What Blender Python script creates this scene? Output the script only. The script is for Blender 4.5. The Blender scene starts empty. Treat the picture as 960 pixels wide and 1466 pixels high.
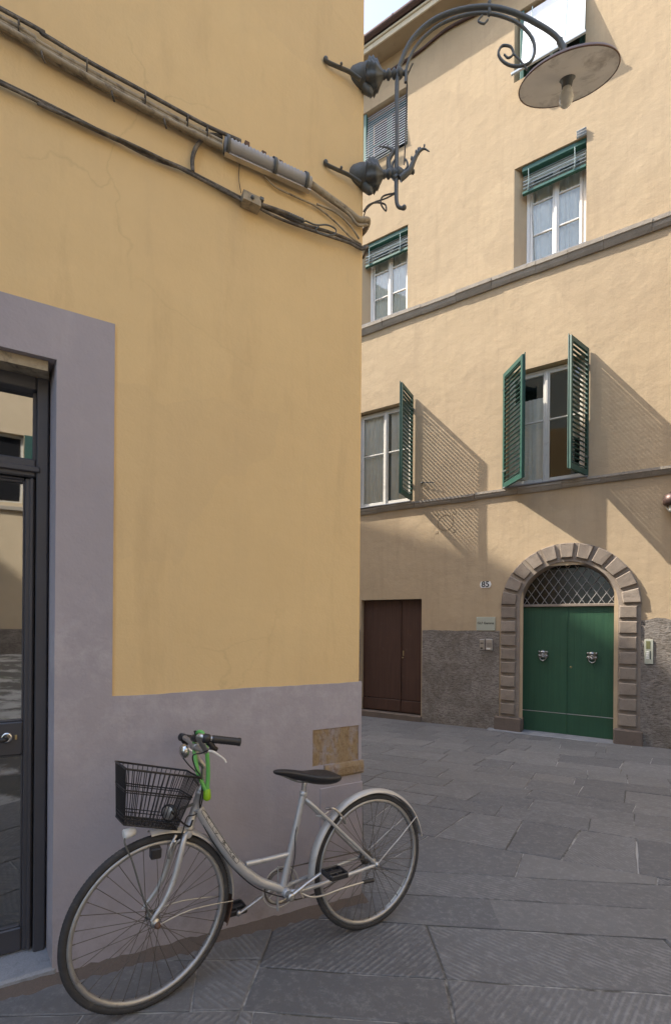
import bpy, math, random
from math import cos, sin, pi, radians, atan2, sqrt, hypot
from mathutils import Vector, Matrix
random.seed(7)
SC = bpy.context.scene
COL = SC.collection
# ------------------------------------------------------------------ camera numbers (eye 1.5 m above the street)
EYE = 1.5; F = 660.0; CX = 480.0; CY = 895.0; ROLL = radians(.45)
def ray(px, py):
    cx = (px-CX)/F; v = (CY-py)/F
    return Vector((cx*cos(ROLL)-v*sin(ROLL), 1.0, cx*sin(ROLL)+v*cos(ROLL)))
O = Vector((0, 0, EYE))
def hit(px, py, P0, n):
    r = ray(px, py); return O + r*((P0-O).dot(n)/r.dot(n))
def gz(x, y): return EYE-1.4036-.022*x-.0608*y
GN = Vector((.022, .0608, 1)).normalized(); GP = Vector((0, 0, gz(0, 0)))

# ------------------------------------------------------------------ materials
def mat(name): 
    m = bpy.data.materials.new(name); m.use_nodes = True
    nt = m.node_tree; b = nt.nodes['Principled BSDF']; return m, nt, b
def N(nt, t, **kw):
    n = nt.nodes.new(t)
    for k, v in kw.items():
        if k in n.inputs: n.inputs[k].default_value = v
        else: setattr(n, k, v)
    return n
def coords(nt, scale=(1, 1, 1), kind='Object'):
    tc = N(nt, 'ShaderNodeTexCoord'); mp = N(nt, 'ShaderNodeMapping'); mp.inputs['Scale'].default_value = scale
    nt.links.new(tc.outputs[kind], mp.inputs['Vector']); return mp.outputs['Vector']
def noise(nt, vec, scale, detail=4, rough=.55, dist=0):
    n = N(nt, 'ShaderNodeTexNoise'); n.inputs['Scale'].default_value = scale; n.inputs['Detail'].default_value = detail
    n.inputs['Roughness'].default_value = rough; n.inputs['Distortion'].default_value = dist
    nt.links.new(vec, n.inputs['Vector']); return n.outputs['Fac']
def ramp(nt, fac, stops):
    r = N(nt, 'ShaderNodeValToRGB'); e = r.color_ramp.elements
    while len(e) < len(stops): e.new(.5)
    for el, (p, c) in zip(e, stops):
        el.position = p; el.color = (c, c, c, 1) if isinstance(c, (int, float)) else (*c, 1)
    nt.links.new(fac, r.inputs['Fac']); return r.outputs['Color']
def mix(nt, fac, a, b, mode='MIX'):
    m = N(nt, 'ShaderNodeMix', data_type='RGBA', blend_type=mode)
    for s, v in ((m.inputs[0], fac), (m.inputs[6], a), (m.inputs[7], b)):
        if hasattr(v, 'links'): nt.links.new(v, s)
        elif isinstance(v, (int, float)): s.default_value = v if s is m.inputs[0] else (v, v, v, 1)
        else: s.default_value = (*v, 1)
    return m.outputs[2]
def bump(nt, b, h, strength, dist=.01, prev=None):
    n = N(nt, 'ShaderNodeBump'); n.inputs['Strength'].default_value = strength; n.inputs['Distance'].default_value = dist
    nt.links.new(h, n.inputs['Height'])
    if prev is not None: nt.links.new(prev, n.inputs['Normal'])
    if b is not None: nt.links.new(n.outputs['Normal'], b.inputs['Normal'])
    return n.outputs['Normal']
def plaster(name, c1, c2, stain=None, amt=.5, bs=.35, sc=1.0, fine=90):
    m, nt, b = mat(name); v = coords(nt)
    big = noise(nt, v, .9*sc, 5, .6); col = mix(nt, ramp(nt, big, [(.3, 0.), (.7, 1.)]), c1, c2)
    mid = noise(nt, v, 5*sc, 6, .65, .3)
    col = mix(nt, ramp(nt, mid, [(.35, .0), (.75, amt)]), col, tuple(x*.86 for x in c1))
    if stain:
        vs = coords(nt, (3, 3, .55)); s = noise(nt, vs, 1.6*sc, 7, .65)
        col = mix(nt, ramp(nt, s, [(.55, 0.), (.78, .75)]), col, stain)
    nt.links.new(col, b.inputs['Base Color']); b.inputs['Roughness'].default_value = .93
    b.inputs['Specular IOR Level'].default_value = .2
    n1 = bump(nt, None, noise(nt, v, 3.2*sc, 5, .6), bs, .05)
    bump(nt, b, noise(nt, v, fine, 4, .6), .22, .004, n1)
    return m
def simple(name, c, rough=.5, metal=0., var=.15, nscale=30, bs=0., spec=.5, dirt=None, dscale=8, dth=(.52, .7)):
    m, nt, b = mat(name); v = coords(nt)
    f = noise(nt, v, nscale, 5, .6)
    col = mix(nt, f, tuple(x*(1-var) for x in c), tuple(min(1, x*(1+var)) for x in c))
    if dirt:
        d = ramp(nt, noise(nt, v, dscale, 7, .7, .4), [(dth[0], 0.), (dth[1], 1.)]); col = mix(nt, d, col, dirt)
    nt.links.new(col, b.inputs['Base Color'])
    rr = N(nt, 'ShaderNodeMapRange'); rr.inputs[3].default_value = max(.02, rough-.12); rr.inputs[4].default_value = min(1, rough+.15)
    nt.links.new(f, rr.inputs[0]); nt.links.new(rr.outputs[0], b.inputs['Roughness'])
    b.inputs['Metallic'].default_value = metal; b.inputs['Specular IOR Level'].default_value = spec
    if bs: bump(nt, b, noise(nt, v, nscale*1.7, 4, .6), bs, .004)
    return m
M = {}
M['yellow'] = plaster('ochre_plaster', (.69, .51, .265), (.64, .465, .24), (.53, .38, .20), .35, .16)
def aged(m, streak, crack=.5, sc=1.0, amt=.5):
    '''rain streaks, hairline cracks and old patch edges'''
    nt = m.node_tree; b = nt.nodes['Principled BSDF']; src = b.inputs['Base Color'].links[0].from_socket
    vs = coords(nt, (5*sc, 5*sc, .35*sc)); f = ramp(nt, noise(nt, vs, 1.5, 9, .72, .2), [(.50, 0.), (.72, amt)])
    c = mix(nt, f, src, streak)
    v = coords(nt, (1, 1, 1)); nz = N(nt, 'ShaderNodeTexNoise'); nz.inputs['Scale'].default_value = 2.3; nz.inputs['Detail'].default_value = 5; nt.links.new(v, nz.inputs['Vector'])
    va_ = N(nt, 'ShaderNodeVectorMath', operation='SCALE'); va_.inputs['Scale'].default_value = .55; nt.links.new(nz.outputs['Color'], va_.inputs[0])
    vb_ = N(nt, 'ShaderNodeVectorMath', operation='ADD'); nt.links.new(v, vb_.inputs[0]); nt.links.new(va_.outputs[0], vb_.inputs[1])
    vo = N(nt, 'ShaderNodeTexVoronoi', feature='DISTANCE_TO_EDGE'); vo.inputs['Scale'].default_value = .85*sc; nt.links.new(vb_.outputs[0], vo.inputs['Vector'])
    line = ramp(nt, vo.outputs['Distance'], [(0., 1.), (.006, 0.)]); gate = ramp(nt, noise(nt, v, 1.1, 3, .5), [(.5, 0.), (.62, 1.)])
    mm_ = N(nt, 'ShaderNodeMath', operation='MULTIPLY'); nt.links.new(line, mm_.inputs[0]); nt.links.new(gate, mm_.inputs[1])
    m2 = N(nt, 'ShaderNodeMath', operation='MULTIPLY'); nt.links.new(mm_.outputs[0], m2.inputs[0]); m2.inputs[1].default_value = crack
    c = mix(nt, m2.outputs[0], c, tuple(x*.35 for x in streak))
    vp_ = N(nt, 'ShaderNodeTexVoronoi', feature='F1'); vp_.inputs['Scale'].default_value = .55*sc; nt.links.new(vb_.outputs[0], vp_.inputs['Vector'])
    sp_ = N(nt, 'ShaderNodeSeparateColor'); nt.links.new(vp_.outputs['Color'], sp_.inputs[0])
    c = mix(nt, ramp(nt, sp_.outputs[0], [(.5, 0.), (.52, .22)]), c, streak)
    nt.links.new(c, b.inputs['Base Color'])
    bn_ = b.inputs['Normal'].links[0].from_socket; bump(nt, b, mm_.outputs[0], -.5, .004, bn_)
aged(M['yellow'], (.57, .42, .235), .14, 1.0, .3)
M['purple'] = plaster('mauve_plaster', (.36, .332, .352), (.32, .293, .315), (.40, .37, .385), .4, .22)
def bloom(m, z0, z1, colr, sc=5, lo=.5, hi=.66, amt=.7):
    nt = m.node_tree; b = nt.nodes['Principled BSDF']; src = b.inputs['Base Color'].links[0].from_socket
    tc = N(nt, 'ShaderNodeTexCoord'); sx = N(nt, 'ShaderNodeSeparateXYZ'); nt.links.new(tc.outputs['Object'], sx.inputs[0])
    r = ramp(nt, sx.outputs['Z'], [(0, 0.), (.5, 0.)]); mr = N(nt, 'ShaderNodeMapRange'); mr.inputs[1].default_value = z0; mr.inputs[2].default_value = z1; nt.links.new(sx.outputs['Z'], mr.inputs[0])
    band = ramp(nt, mr.outputs[0], [(0., 0.), (.4, 1.), (.7, 1.), (1., 0.)])
    f = ramp(nt, noise(nt, tc.outputs['Object'], sc, 9, .78, .15), [(lo, 0.), (hi, amt)])
    m1 = N(nt, 'ShaderNodeMath', operation='MULTIPLY'); nt.links.new(band, m1.inputs[0]); nt.links.new(f, m1.inputs[1])
    nt.links.new(mix(nt, m1.outputs[0], src, colr), b.inputs['Base Color'])
bloom(M['purple'], .7, 1.75, (.50, .47, .485), 7, .46, .68, .5); bloom(M['purple'], -.5, .45, (.19, .16, .145), 4, .46, .64, .45)
M['facade'] = plaster('warm_facade_plaster', (.455, .35, .228), (.41, .312, .197), (.34, .26, .17), .7, .3, 1.0, 60)
aged(M['facade'], (.33, .25, .165), .15, 1.1)
M['opposite'] = plaster('opposite_plaster', (.52, .42, .29), (.46, .37, .25), None, .5, .2)
def rough_render(name, c1, c2):
    m, nt, b = mat(name); v = coords(nt); vs = coords(nt, (1, 1, 2.6))
    col = mix(nt, ramp(nt, noise(nt, v, 1.8, 8, .75, .5), [(.42, 0.), (.58, 1.)]), c1, c2)
    h = noise(nt, vs, 16, 8, .72, .5); h2 = noise(nt, v, 70, 6, .7)
    col = mix(nt, ramp(nt, h, [(.38, .85), (.55, 0.)]), col, tuple(x*.55 for x in c1))
    col = mix(nt, ramp(nt, h2, [(.52, 0.), (.75, .5)]), col, tuple(x*1.5 for x in c2))
    nt.links.new(col, b.inputs['Base Color']); b.inputs['Roughness'].default_value = .96
    b.inputs['Specular IOR Level'].default_value = .15
    n1 = bump(nt, None, h, .9, .03); bump(nt, b, h2, .6, .008, n1); return m
M['render'] = rough_render('rough_cement_render', (.185, .16, .135), (.28, .25, .22))
def stone(name, c1, c2, dk, sc=1):
    m, nt, b = mat(name); v = coords(nt)
    col = mix(nt, ramp(nt, noise(nt, v, 2.5*sc, 6, .65), [(.35, 0.), (.65, 1.)]), c1, c2)
    col = mix(nt, ramp(nt, noise(nt, v, 14*sc, 8, .75, .4), [(.56, 0.), (.72, .7)]), col, dk)
    oi_ = N(nt, 'ShaderNodeObjectInfo'); col = mix(nt, ramp(nt, oi_.outputs['Random'], [(0., 0.), (1., .5)]), col, tuple(x*.62 for x in c2)); f = noise(nt, v, 150, 4, .7)
    col = mix(nt, ramp(nt, f, [(.35, .35), (.6, 0.)]), col, dk)
    nt.links.new(col, b.inputs['Base Color']); b.inputs['Roughness'].default_value = .9
    b.inputs['Specular IOR Level'].default_value = .2
    n1 = bump(nt, None, noise(nt, v, 12*sc, 6, .7), .5, .015); bump(nt, b, f, .4, .004, n1); return m
M['stone'] = stone('brown_pietra_serena', (.34, .285, .23), (.25, .205, .165), (.13, .10, .08))
M['stone_dark'] = stone('dark_plinth_stone', (.20, .155, .125), (.15, .12, .10), (.08, .065, .055))
M['course'] = stone('grey_string_course_stone', (.46, .41, .34), (.33, .29, .24), (.15, .125, .10), 1.3)
M['sill'] = stone('pale_step_stone', (.33, .34, .36), (.25, .26, .28), (.15, .15, .16))
M['cream'] = plaster('cream_eave_plaster', (.62, .55, .42), (.55, .48, .36), (.35, .29, .2), .5, .2)
M['soffit'] = plaster('tan_soffit_plaster', (.38, .30, .20), (.33, .26, .17), (.22, .17, .12), .5, .2)
M['rust'] = None
m, nt, b = mat('exposed_ochre_stone'); v = coords(nt); vs = coords(nt, (2.2, 2.2, .8))
c = mix(nt, ramp(nt, noise(nt, vs, 3.2, 6, .65, .4), [(.44, 0.), (.54, 1.)]), (.32, .28, .27), (.32, .235, .14))
c = mix(nt, ramp(nt, noise(nt, v, 30, 6, .75), [(.5, 0.), (.7, .8)]), c, (.19, .11, .06))
c = mix(nt, ramp(nt, noise(nt, v, 12, 6, .7), [(.58, 0.), (.68, .9)]), c, (.38, .34, .33))
nt.links.new(c, b.inputs['Base Color']); b.inputs['Roughness'].default_value = .95; b.inputs['Specular IOR Level'].default_value = .1
bump(nt, b, noise(nt, vs, 24, 7, .75), .8, .02); M['ochre_stone'] = m

M['iron'] = simple('dark_grey_cast_iron', (.115, .12, .116), .55, .35, .25, 60, .3, .4, (.12, .085, .06), 14, (.58, .75))
M['black'] = simple('black_plastic', (.018, .018, .02), .42, 0, .2, 60)
M['wire'] = simple('black_coated_wire', (.015, .015, .018), .4, .1, .2, 60)
M['tyre'] = simple('worn_tyre_rubber', (.045, .045, .047), .8, 0, .3, 50, .3, .2, (.10, .09, .08), 20, (.55, .75))
M['silver'] = simple('silver_grey_paint', (.46, .465, .47), .32, .45, .1, 25, 0, .5, (.22, .19, .16), 12, (.6, .8))
M['fender'] = simple('dull_silver_mudguard', (.47, .46, .44), .42, .3, .12, 12, 0, .5, (.27, .235, .20), 9, (.56, .78))
M['alu'] = simple('tarnished_aluminium', (.50, .49, .47), .33, .9, .15, 30, 0, .5, (.16, .13, .11), 22, (.56, .72))
M['rim'] = simple('dull_rim_alloy', (.40, .395, .385), .42, .7, .15, 30, 0, .5, (.20, .175, .15), 16, (.55, .72))
M['spoke'] = simple('rusty_steel_spoke', (.14, .125, .11), .5, .7, .2, 40)
M['white'] = simple('white_plastic', (.72, .71, .68), .35, 0, .05, 30)
M['rustb'] = simple('rusty_brown_metal', (.13, .075, .05), .8, .2, .35, 40, .3)
M['lock'] = simple('bright_green_vinyl', (.13, .42, .10), .4, 0, .1, 40)
M['lockb'] = simple('lime_green_lock_body', (.22, .42, .01), .45, 0, .12, 40)
M['wframe'] = simple('weathered_cream_window_paint', (.52, .50, .45), .55, 0, .1, 12, .1, .4, (.33, .31, .27), 10, (.58, .8))
M['wwhite'] = simple('white_window_paint', (.66, .65, .62), .5, 0, .06, 12, .1, .4)
M['shutter'] = simple('dark_green_shutter_paint', (.012, .060, .046), .42, 0, .2, 9, .1, .5, (.024, .085, .066), 12, (.5, .8))
M['blindgreen'] = simple('green_blind_box_paint', (.025, .095, .070), .45, 0, .15, 12)
M['slatwhite'] = simple('pale_blue_blind_slats', (.40, .45, .50), .4, 0, .08, 20)
M['slatbright'] = simple('white_outdoor_blind_slats', (.80, .82, .86), .45, 0, .06, 20)
M['slatgreen'] = simple('grey_green_blind_slats', (.17, .23, .22), .35, 0, .12, 20)
M['tape'] = simple('pale_blind_tape', (.42, .52, .52), .7)
M['curtain'] = simple('white_net_curtain', (.86, .84, .79), .9, 0, .12, 9)
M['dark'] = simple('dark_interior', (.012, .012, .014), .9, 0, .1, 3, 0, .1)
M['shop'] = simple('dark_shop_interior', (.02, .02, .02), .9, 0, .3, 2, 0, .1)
M['shopframe'] = simple('charcoal_painted_door', (.048, .048, .056), .45, 0, .15, 9, .08, .5)
M['chrome'] = simple('worn_chrome', (.62, .61, .58), .2, 1, .1, 30)
M['cable'] = simple('dusty_dark_cable', (.085, .078, .07), .8, 0, .3, 40, .2, .2, (.24, .21, .17), 15, (.45, .7))
M['cablepale'] = simple('plaster_splashed_cable', (.34, .29, .21), .85, 0, .35, 30, .3, .2, (.10, .085, .07), 18, (.5, .7))
M['sleeve'] = simple('grey_corrugated_sleeve', (.34, .335, .33), .6, .1, .15, 30, .1)
M['shade_in'] = simple('weathered_white_enamel', (.80, .78, .74), .5, 0, .15, 9, .1, .5, (.30, .27, .25), 7, (.5, .75))
M['shade_out'] = simple('rusty_grey_enamel', (.20, .15, .14), .6, .2, .3, 20, .2)
M['bulb'] = simple('frosted_bulb_glass', (.62, .61, .55), .25, 0, .15, 12)
M['knocker'] = simple('polished_pewter', (.36, .35, .34), .3, 1, .2, 40, .1)
M['brass'] = simple('dull_brass', (.45, .36, .18), .4, .9, .2, 30)
M['steel'] = simple('brushed_steel', (.50, .48, .46), .35, .8, .1, 40)
M['plate'] = simple('grey_green_plaque', (.37, .38, .31), .4, 0, .05, 20)
M['ink'] = simple('dark_ink', (.02, .022, .02), .6)
M['olive'] = simple('olive_display', (.14, .14, .06), .35)
M['enamel'] = simple('white_enamel', (.72, .72, .70), .3, 0, .05)
M['gutter'] = simple('brown_copper_gutter', (.10, .065, .058), .45, .6, .3, 20, .1)
M['brownsign'] = simple('brown_shop_sign', (.16, .05, .035), .6)
def planks(name, c, c2, pitch, axis_scale, rough=.55, dirt=None):
    m, nt, b = mat(name); v = coords(nt); vs = coords(nt, (22, 22, .9))
    g = noise(nt, vs, 1.4, 7, .65); col = mix(nt, ramp(nt, g, [(.3, 0.), (.7, 1.)]), c, c2)
    big = noise(nt, v, 1.7, 5, .6); col = mix(nt, ramp(nt, big, [(.4, 0.), (.75, .7)]), col, tuple(x*.7 for x in c))
    if dirt: col = mix(nt, ramp(nt, noise(nt, v, 9, 8, .75), [(.6, 0.), (.72, .6)]), col, dirt)
    nt.links.new(col, b.inputs['Base Color']); b.inputs['Roughness'].default_value = rough
    b.inputs['Specular IOR Level'].default_value = .35
    bump(nt, b, g, .25, .006); return m
M['doorgreen'] = planks('green_painted_boards', (.030, .090, .046), (.022, .070, .037), .1, 1, .5)
M['doorbrown'] = planks('worn_brown_wood', (.085, .042, .028), (.05, .026, .019), .1, 1, .6, (.17, .11, .08))
# glass: reflects, and lets the dark room and the curtains show through
def glass(name, tint, base=.1, rough=.02):
    m, nt, b = mat(name); nt.nodes.remove(b); out = nt.nodes['Material Output']
    t = N(nt, 'ShaderNodeBsdfTransparent'); t.inputs[0].default_value = (*tint, 1)
    g = N(nt, 'ShaderNodeBsdfGlossy'); g.inputs['Roughness'].default_value = rough; g.inputs['Color'].default_value = (.9, .93, .95, 1)
    fr = N(nt, 'ShaderNodeFresnel'); fr.inputs['IOR'].default_value = 1.5
    ad = N(nt, 'ShaderNodeMath', operation='ADD'); ad.inputs[1].default_value = base; ad.use_clamp = True
    nt.links.new(fr.outputs[0], ad.inputs[0])
    ms = N(nt, 'ShaderNodeMixShader'); nt.links.new(ad.outputs[0], ms.inputs[0]); nt.links.new(t.outputs[0], ms.inputs[1]); nt.links.new(g.outputs[0], ms.inputs[2])
    v = coords(nt); bp = N(nt, 'ShaderNodeBump'); bp.inputs['Strength'].default_value = .05; bp.inputs['Distance'].default_value = .01
    nt.links.new(noise(nt, v, 3, 2, .5), bp.inputs['Height']); nt.links.new(bp.outputs[0], g.inputs['Normal'])
    nt.links.new(ms.outputs[0], out.inputs[0]); return m
M['glass'] = glass('window_glass', (.92, .94, .92), .05)
M['fanglass'] = glass('dusty_fanlight_glass', (.5, .5, .48), .0, .2)
M['shopglass'] = glass('shop_glass', (.55, .56, .55), .34, .015)
# paving: base colour and chisel lines vary from slab to slab
m, nt, b = mat('grey_sandstone_paving')
uv = N(nt, 'ShaderNodeUVMap'); uv.uv_map = 'UVMap'
at = N(nt, 'ShaderNodeAttribute', attribute_name='slab'); sep = N(nt, 'ShaderNodeSeparateColor'); nt.links.new(at.outputs['Color'], sep.inputs[0])
v = coords(nt)
c = mix(nt, sep.outputs[0], (.100, .101, .106), (.165, .162, .159))
c = mix(nt, ramp(nt, noise(nt, v, 2.2, 7, .65), [(.35, 0.), (.7, .7)]), c, (.118, .115, .113))
c = mix(nt, ramp(nt, noise(nt, v, 26, 8, .8), [(.5, 0.), (.75, .65)]), c, (.29, .285, .28))
c = mix(nt, ramp(nt, noise(nt, v, 7, 7, .75), [(.6, 0.), (.74, .5)]), c, (.075, .072, .07))
su = N(nt, 'ShaderNodeSeparateXYZ'); nt.links.new(uv.outputs[0], su.inputs[0])
jn = N(nt, 'ShaderNodeMath', operation='MULTIPLY_ADD'); nt.links.new(noise(nt, v, 9, 4, .6), jn.inputs[0]); jn.inputs[1].default_value = 2.6
ju = N(nt, 'ShaderNodeMath', operation='MULTIPLY'); nt.links.new(su.outputs['X'], ju.inputs[0]); ju.inputs[1].default_value = 2*pi/.027; nt.links.new(ju.outputs[0], jn.inputs[2])
js = N(nt, 'ShaderNodeMath', operation='SINE'); nt.links.new(jn.outputs[0], js.inputs[0])
wv = N(nt, 'ShaderNodeMapRange'); nt.links.new(js.outputs[0], wv.inputs[0]); wv.inputs[1].default_value = -1; wv.inputs[2].default_value = 1
brk = ramp(nt, noise(nt, v, 11, 5, .7), [(.38, .1), (.62, 1.)])
mm = N(nt, 'ShaderNodeMath', operation='MULTIPLY'); nt.links.new(wv.outputs[0], mm.inputs[0]); nt.links.new(brk, mm.inputs[1])
mg = N(nt, 'ShaderNodeMath', operation='MULTIPLY'); nt.links.new(mm.outputs[0], mg.inputs[0]); nt.links.new(sep.outputs[1], mg.inputs[1])
c2 = mix(nt, ramp(nt, mg.outputs[0], [(.3, 0.), (.85, .42)]), c, (.27, .268, .266))
nt.links.new(c2, b.inputs['Base Color'])
rr = N(nt, 'ShaderNodeMapRange'); rr.inputs[3].default_value = .55; rr.inputs[4].default_value = .85
nt.links.new(noise(nt, v, 5, 5, .6), rr.inputs[0]); nt.links.new(rr.outputs[0], b.inputs['Roughness']); b.inputs['Specular IOR Level'].default_value = .35
n1 = bump(nt, None, mg.outputs[0], .42, .007); n2 = bump(nt, None, noise(nt, v, 4, 6, .6), .4, .03, n1); bump(nt, b, noise(nt, v, 60, 6, .75), .5, .005, n2)
M['slab'] = m
m, nt, b = mat('mortar_and_grit'); v = coords(nt)
c = mix(nt, ramp(nt, noise(nt, v, 1.4, 6, .7), [(.46, 0.), (.54, 1.)]), (.085, .08, .07), (.36, .35, .33))
c = mix(nt, ramp(nt, noise(nt, v, 2.1, 5, .7), [(.55, 0.), (.7, .6)]), c, (.13, .14, .07))
nt.links.new(c, b.inputs['Base Color']); b.inputs['Roughness'].default_value = .97
bump(nt, b, noise(nt, v, 80, 5, .7), .6, .01); M['mortar'] = m

# ------------------------------------------------------------------ mesh helpers
def smooth_path(pts, n=6):
    pts = [Vector(p) for p in pts]
    if len(pts) < 3: return pts
    P = [pts[0]*2-pts[1]]+pts+[pts[-1]*2-pts[-2]]; out = []
    for i in range(1, len(P)-2):
        for k in range(n):
            t = k/n
            out.append(.5*((2*P[i])+(P[i+1]-P[i-1])*t+(2*P[i-1]-5*P[i]+4*P[i+1]-P[i+2])*t*t+(3*P[i]-P[i-1]-3*P[i+1]+P[i+2])*t**3))
    out.append(pts[-1]); return out
class MB:
    def __init__(s): s.v = []; s.f = []; s.sm = []
    def add(s, vs, fs, smooth=False):
        o = len(s.v); s.v += [Vector(p) for p in vs]; s.f += [tuple(i+o for i in f) for f in fs]; s.sm += [smooth]*len(fs); return s
    def hexa(s, p):   # p: 8 points, bottom ring 0-3, top ring 4-7
        return s.add(p, [(0, 3, 2, 1), (4, 5, 6, 7), (0, 1, 5, 4), (1, 2, 6, 5), (2, 3, 7, 6), (3, 0, 4, 7)])
    def box(s, a, b, bev=0.0):
        x0, x1 = sorted((a[0], b[0])); y0, y1 = sorted((a[1], b[1])); z0, z1 = sorted((a[2], b[2]))
        if bev <= 0 or min(x1-x0, y1-y0, z1-z0) <= 2.2*bev:
            return s.hexa([(x0, y0, z0), (x1, y0, z0), (x1, y1, z0), (x0, y1, z0), (x0, y0, z1), (x1, y0, z1), (x1, y1, z1), (x0, y1, z1)])
        e = bev; L = [(x0, x1), (y0, y1), (z0, z1)]; vs = []; idx = {}
        for ax in range(3):
            for sx in (0, 1):
                for sy in (0, 1):
                    for sz in (0, 1):
                        sg = (sx, sy, sz); p = []
                        for k in range(3):
                            val = L[k][sg[k]]
                            if k != ax: val += e if sg[k] == 0 else -e
                            p.append(val)
                        idx[(ax, sg)] = len(vs); vs.append(tuple(p))
        fs = []
        for ax in range(3):
            o = [k for k in range(3) if k != ax]
            for sd in (0, 1):
                q = []
                for (a1, b1) in ((0, 0), (1, 0), (1, 1), (0, 1)):
                    sg = [0, 0, 0]; sg[ax] = sd; sg[o[0]] = a1; sg[o[1]] = b1; q.append(idx[(ax, tuple(sg))])
                flip = (sd == 0) != (ax == 1)
                fs.append(tuple(q[::-1]) if flip else tuple(q))
        for ax in range(3):      # edges along ax
            o = [k for k in range(3) if k != ax]
            for a1 in (0, 1):
                for b1 in (0, 1):
                    q = []
                    for (w, t) in ((o[0], 0), (o[1], 0), (o[1], 1), (o[0], 1)):
                        sg = [0, 0, 0]; sg[ax] = t; sg[o[0]] = a1; sg[o[1]] = b1; q.append(idx[(w, tuple(sg))])
                    fs.append(tuple(q))
        for sx in (0, 1):
            for sy in (0, 1):
                for sz in (0, 1): fs.append(tuple(idx[(k, (sx, sy, sz))] for k in range(3)))
        return s.add(vs, fs)
    def tube(s, pts, r, seg=10, smooth=6, caps=True, flat=1.0):
        pts = smooth_path(pts, smooth) if smooth else [Vector(p) for p in pts]
        n = len(pts); rs = r if isinstance(r, (list, tuple)) else [r, r]
        def rad(i):
            t = i/(n-1)*(len(rs)-1); k = min(int(t), len(rs)-2); return rs[k]+(rs[k+1]-rs[k])*(t-k)
        t0 = (pts[1]-pts[0]).normalized(); up = Vector((0, 0, 1)) if abs(t0.z) < .9 else Vector((1, 0, 0))
        nx = t0.cross(up).normalized(); vs = []; fs = []
        for i, p in enumerate(pts):
            t = (pts[min(i+1, n-1)]-pts[max(i-1, 0)])
            if t.length < 1e-9: t = t0
            t.normalize(); nx = (nx-t*nx.dot(t)).normalized(); ny = t.cross(nx)
            for k in range(seg):
                a = 2*pi*k/seg; vs.append(p+nx*cos(a)*rad(i)+ny*sin(a)*rad(i)*flat)
        for i in range(n-1):
            for k in range(seg):
                a = i*seg+k; b_ = i*seg+(k+1) % seg; fs.append((a, b_, b_+seg, a+seg))
        s.add(vs, fs, True)
        if caps:
            s.add(vs[:seg], [tuple(range(seg))[::-1]]); s.add(vs[-seg:], [tuple(range(seg))])
        return s
    def lathe(s, o, d, prof, seg=20, flat=(1, 1), lobes=0, lobe=0.):
        o = Vector(o); d = Vector(d).normalized(); up = Vector((0, 0, 1)) if abs(d.z) < .9 else Vector((0, 1, 0))
        a1 = d.cross(up).normalized(); a2 = a1.cross(d).normalized(); vs = []; fs = []
        for (t, r) in prof:
            for k in range(seg):
                a = 2*pi*k/seg; q = r*(1+lobe*cos(lobes*a)) if lobes else r
                vs.append(o+d*t+a1*cos(a)*q*flat[0]+a2*sin(a)*q*flat[1])
        for i in range(len(prof)-1):
            for k in range(seg):
                a = i*seg+k; b_ = i*seg+(k+1) % seg; fs.append((a, b_, b_+seg, a+seg))
        s.add(vs, fs, True)
        s.add(vs[:seg], [tuple(range(seg))[::-1]]); s.add(vs[-seg:], [tuple(range(seg))]); return s
    def ball(s, c, r, seg=14, sc=(1, 1, 1)):
        c = Vector(c); vs = []; fs = []; n = seg//2
        for i in range(n+1):
            th = pi*i/n
            for k in range(seg):
                a = 2*pi*k/seg; vs.append(c+Vector((sin(th)*cos(a)*r*sc[0], sin(th)*sin(a)*r*sc[1], cos(th)*r*sc[2])))
        for i in range(n):
            for k in range(seg):
                a = i*seg+k; b_ = i*seg+(k+1) % seg; fs.append((a, a+seg, b_+seg, b_))
        return s.add(vs, fs, True)
    def prism(s, poly, y0, y1):      # poly in (x, z); extruded along y
        n = len(poly); vs = [(x, y0, z) for x, z in poly]+[(x, y1, z) for x, z in poly]
        fs = [tuple(range(n)), tuple(range(n, 2*n))[::-1]]+[(i, i+n, (i+1) % n+n, (i+1) % n) for i in range(n)]
        return s.add(vs, fs)
    def ring(s, c, ax, up, R, prof, seg=72, a0=0., a1=2*pi):
        """sweep closed profile [(dr, dw)] round a circle in the plane of ax, up"""
        c = Vector(c); ax = Vector(ax); up = Vector(up); w = ax.cross(up); vs = []; fs = []; m_ = len(prof)
        full = abs(a1-a0-2*pi) < 1e-6; n = seg if full else seg+1
        for i in range(n):
            a = a0+(a1-a0)*i/seg; rd = ax*cos(a)+up*sin(a)
            for dr, dw in prof: vs.append(c+rd*(R+dr)+w*dw)
        for i in range(seg):
            j = (i+1) % n
            for k in range(m_): fs.append((i*m_+k, i*m_+(k+1) % m_, j*m_+(k+1) % m_, j*m_+k))
        s.add(vs, fs, True)
        if not full:
            s.add(vs[:m_], [tuple(range(m_))]); s.add(vs[-m_:], [tuple(range(m_))[::-1]])
        return s
def circ(r, n=10): return [(r*cos(2*pi*k/n), r*sin(2*pi*k/n)) for k in range(n)]

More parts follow.
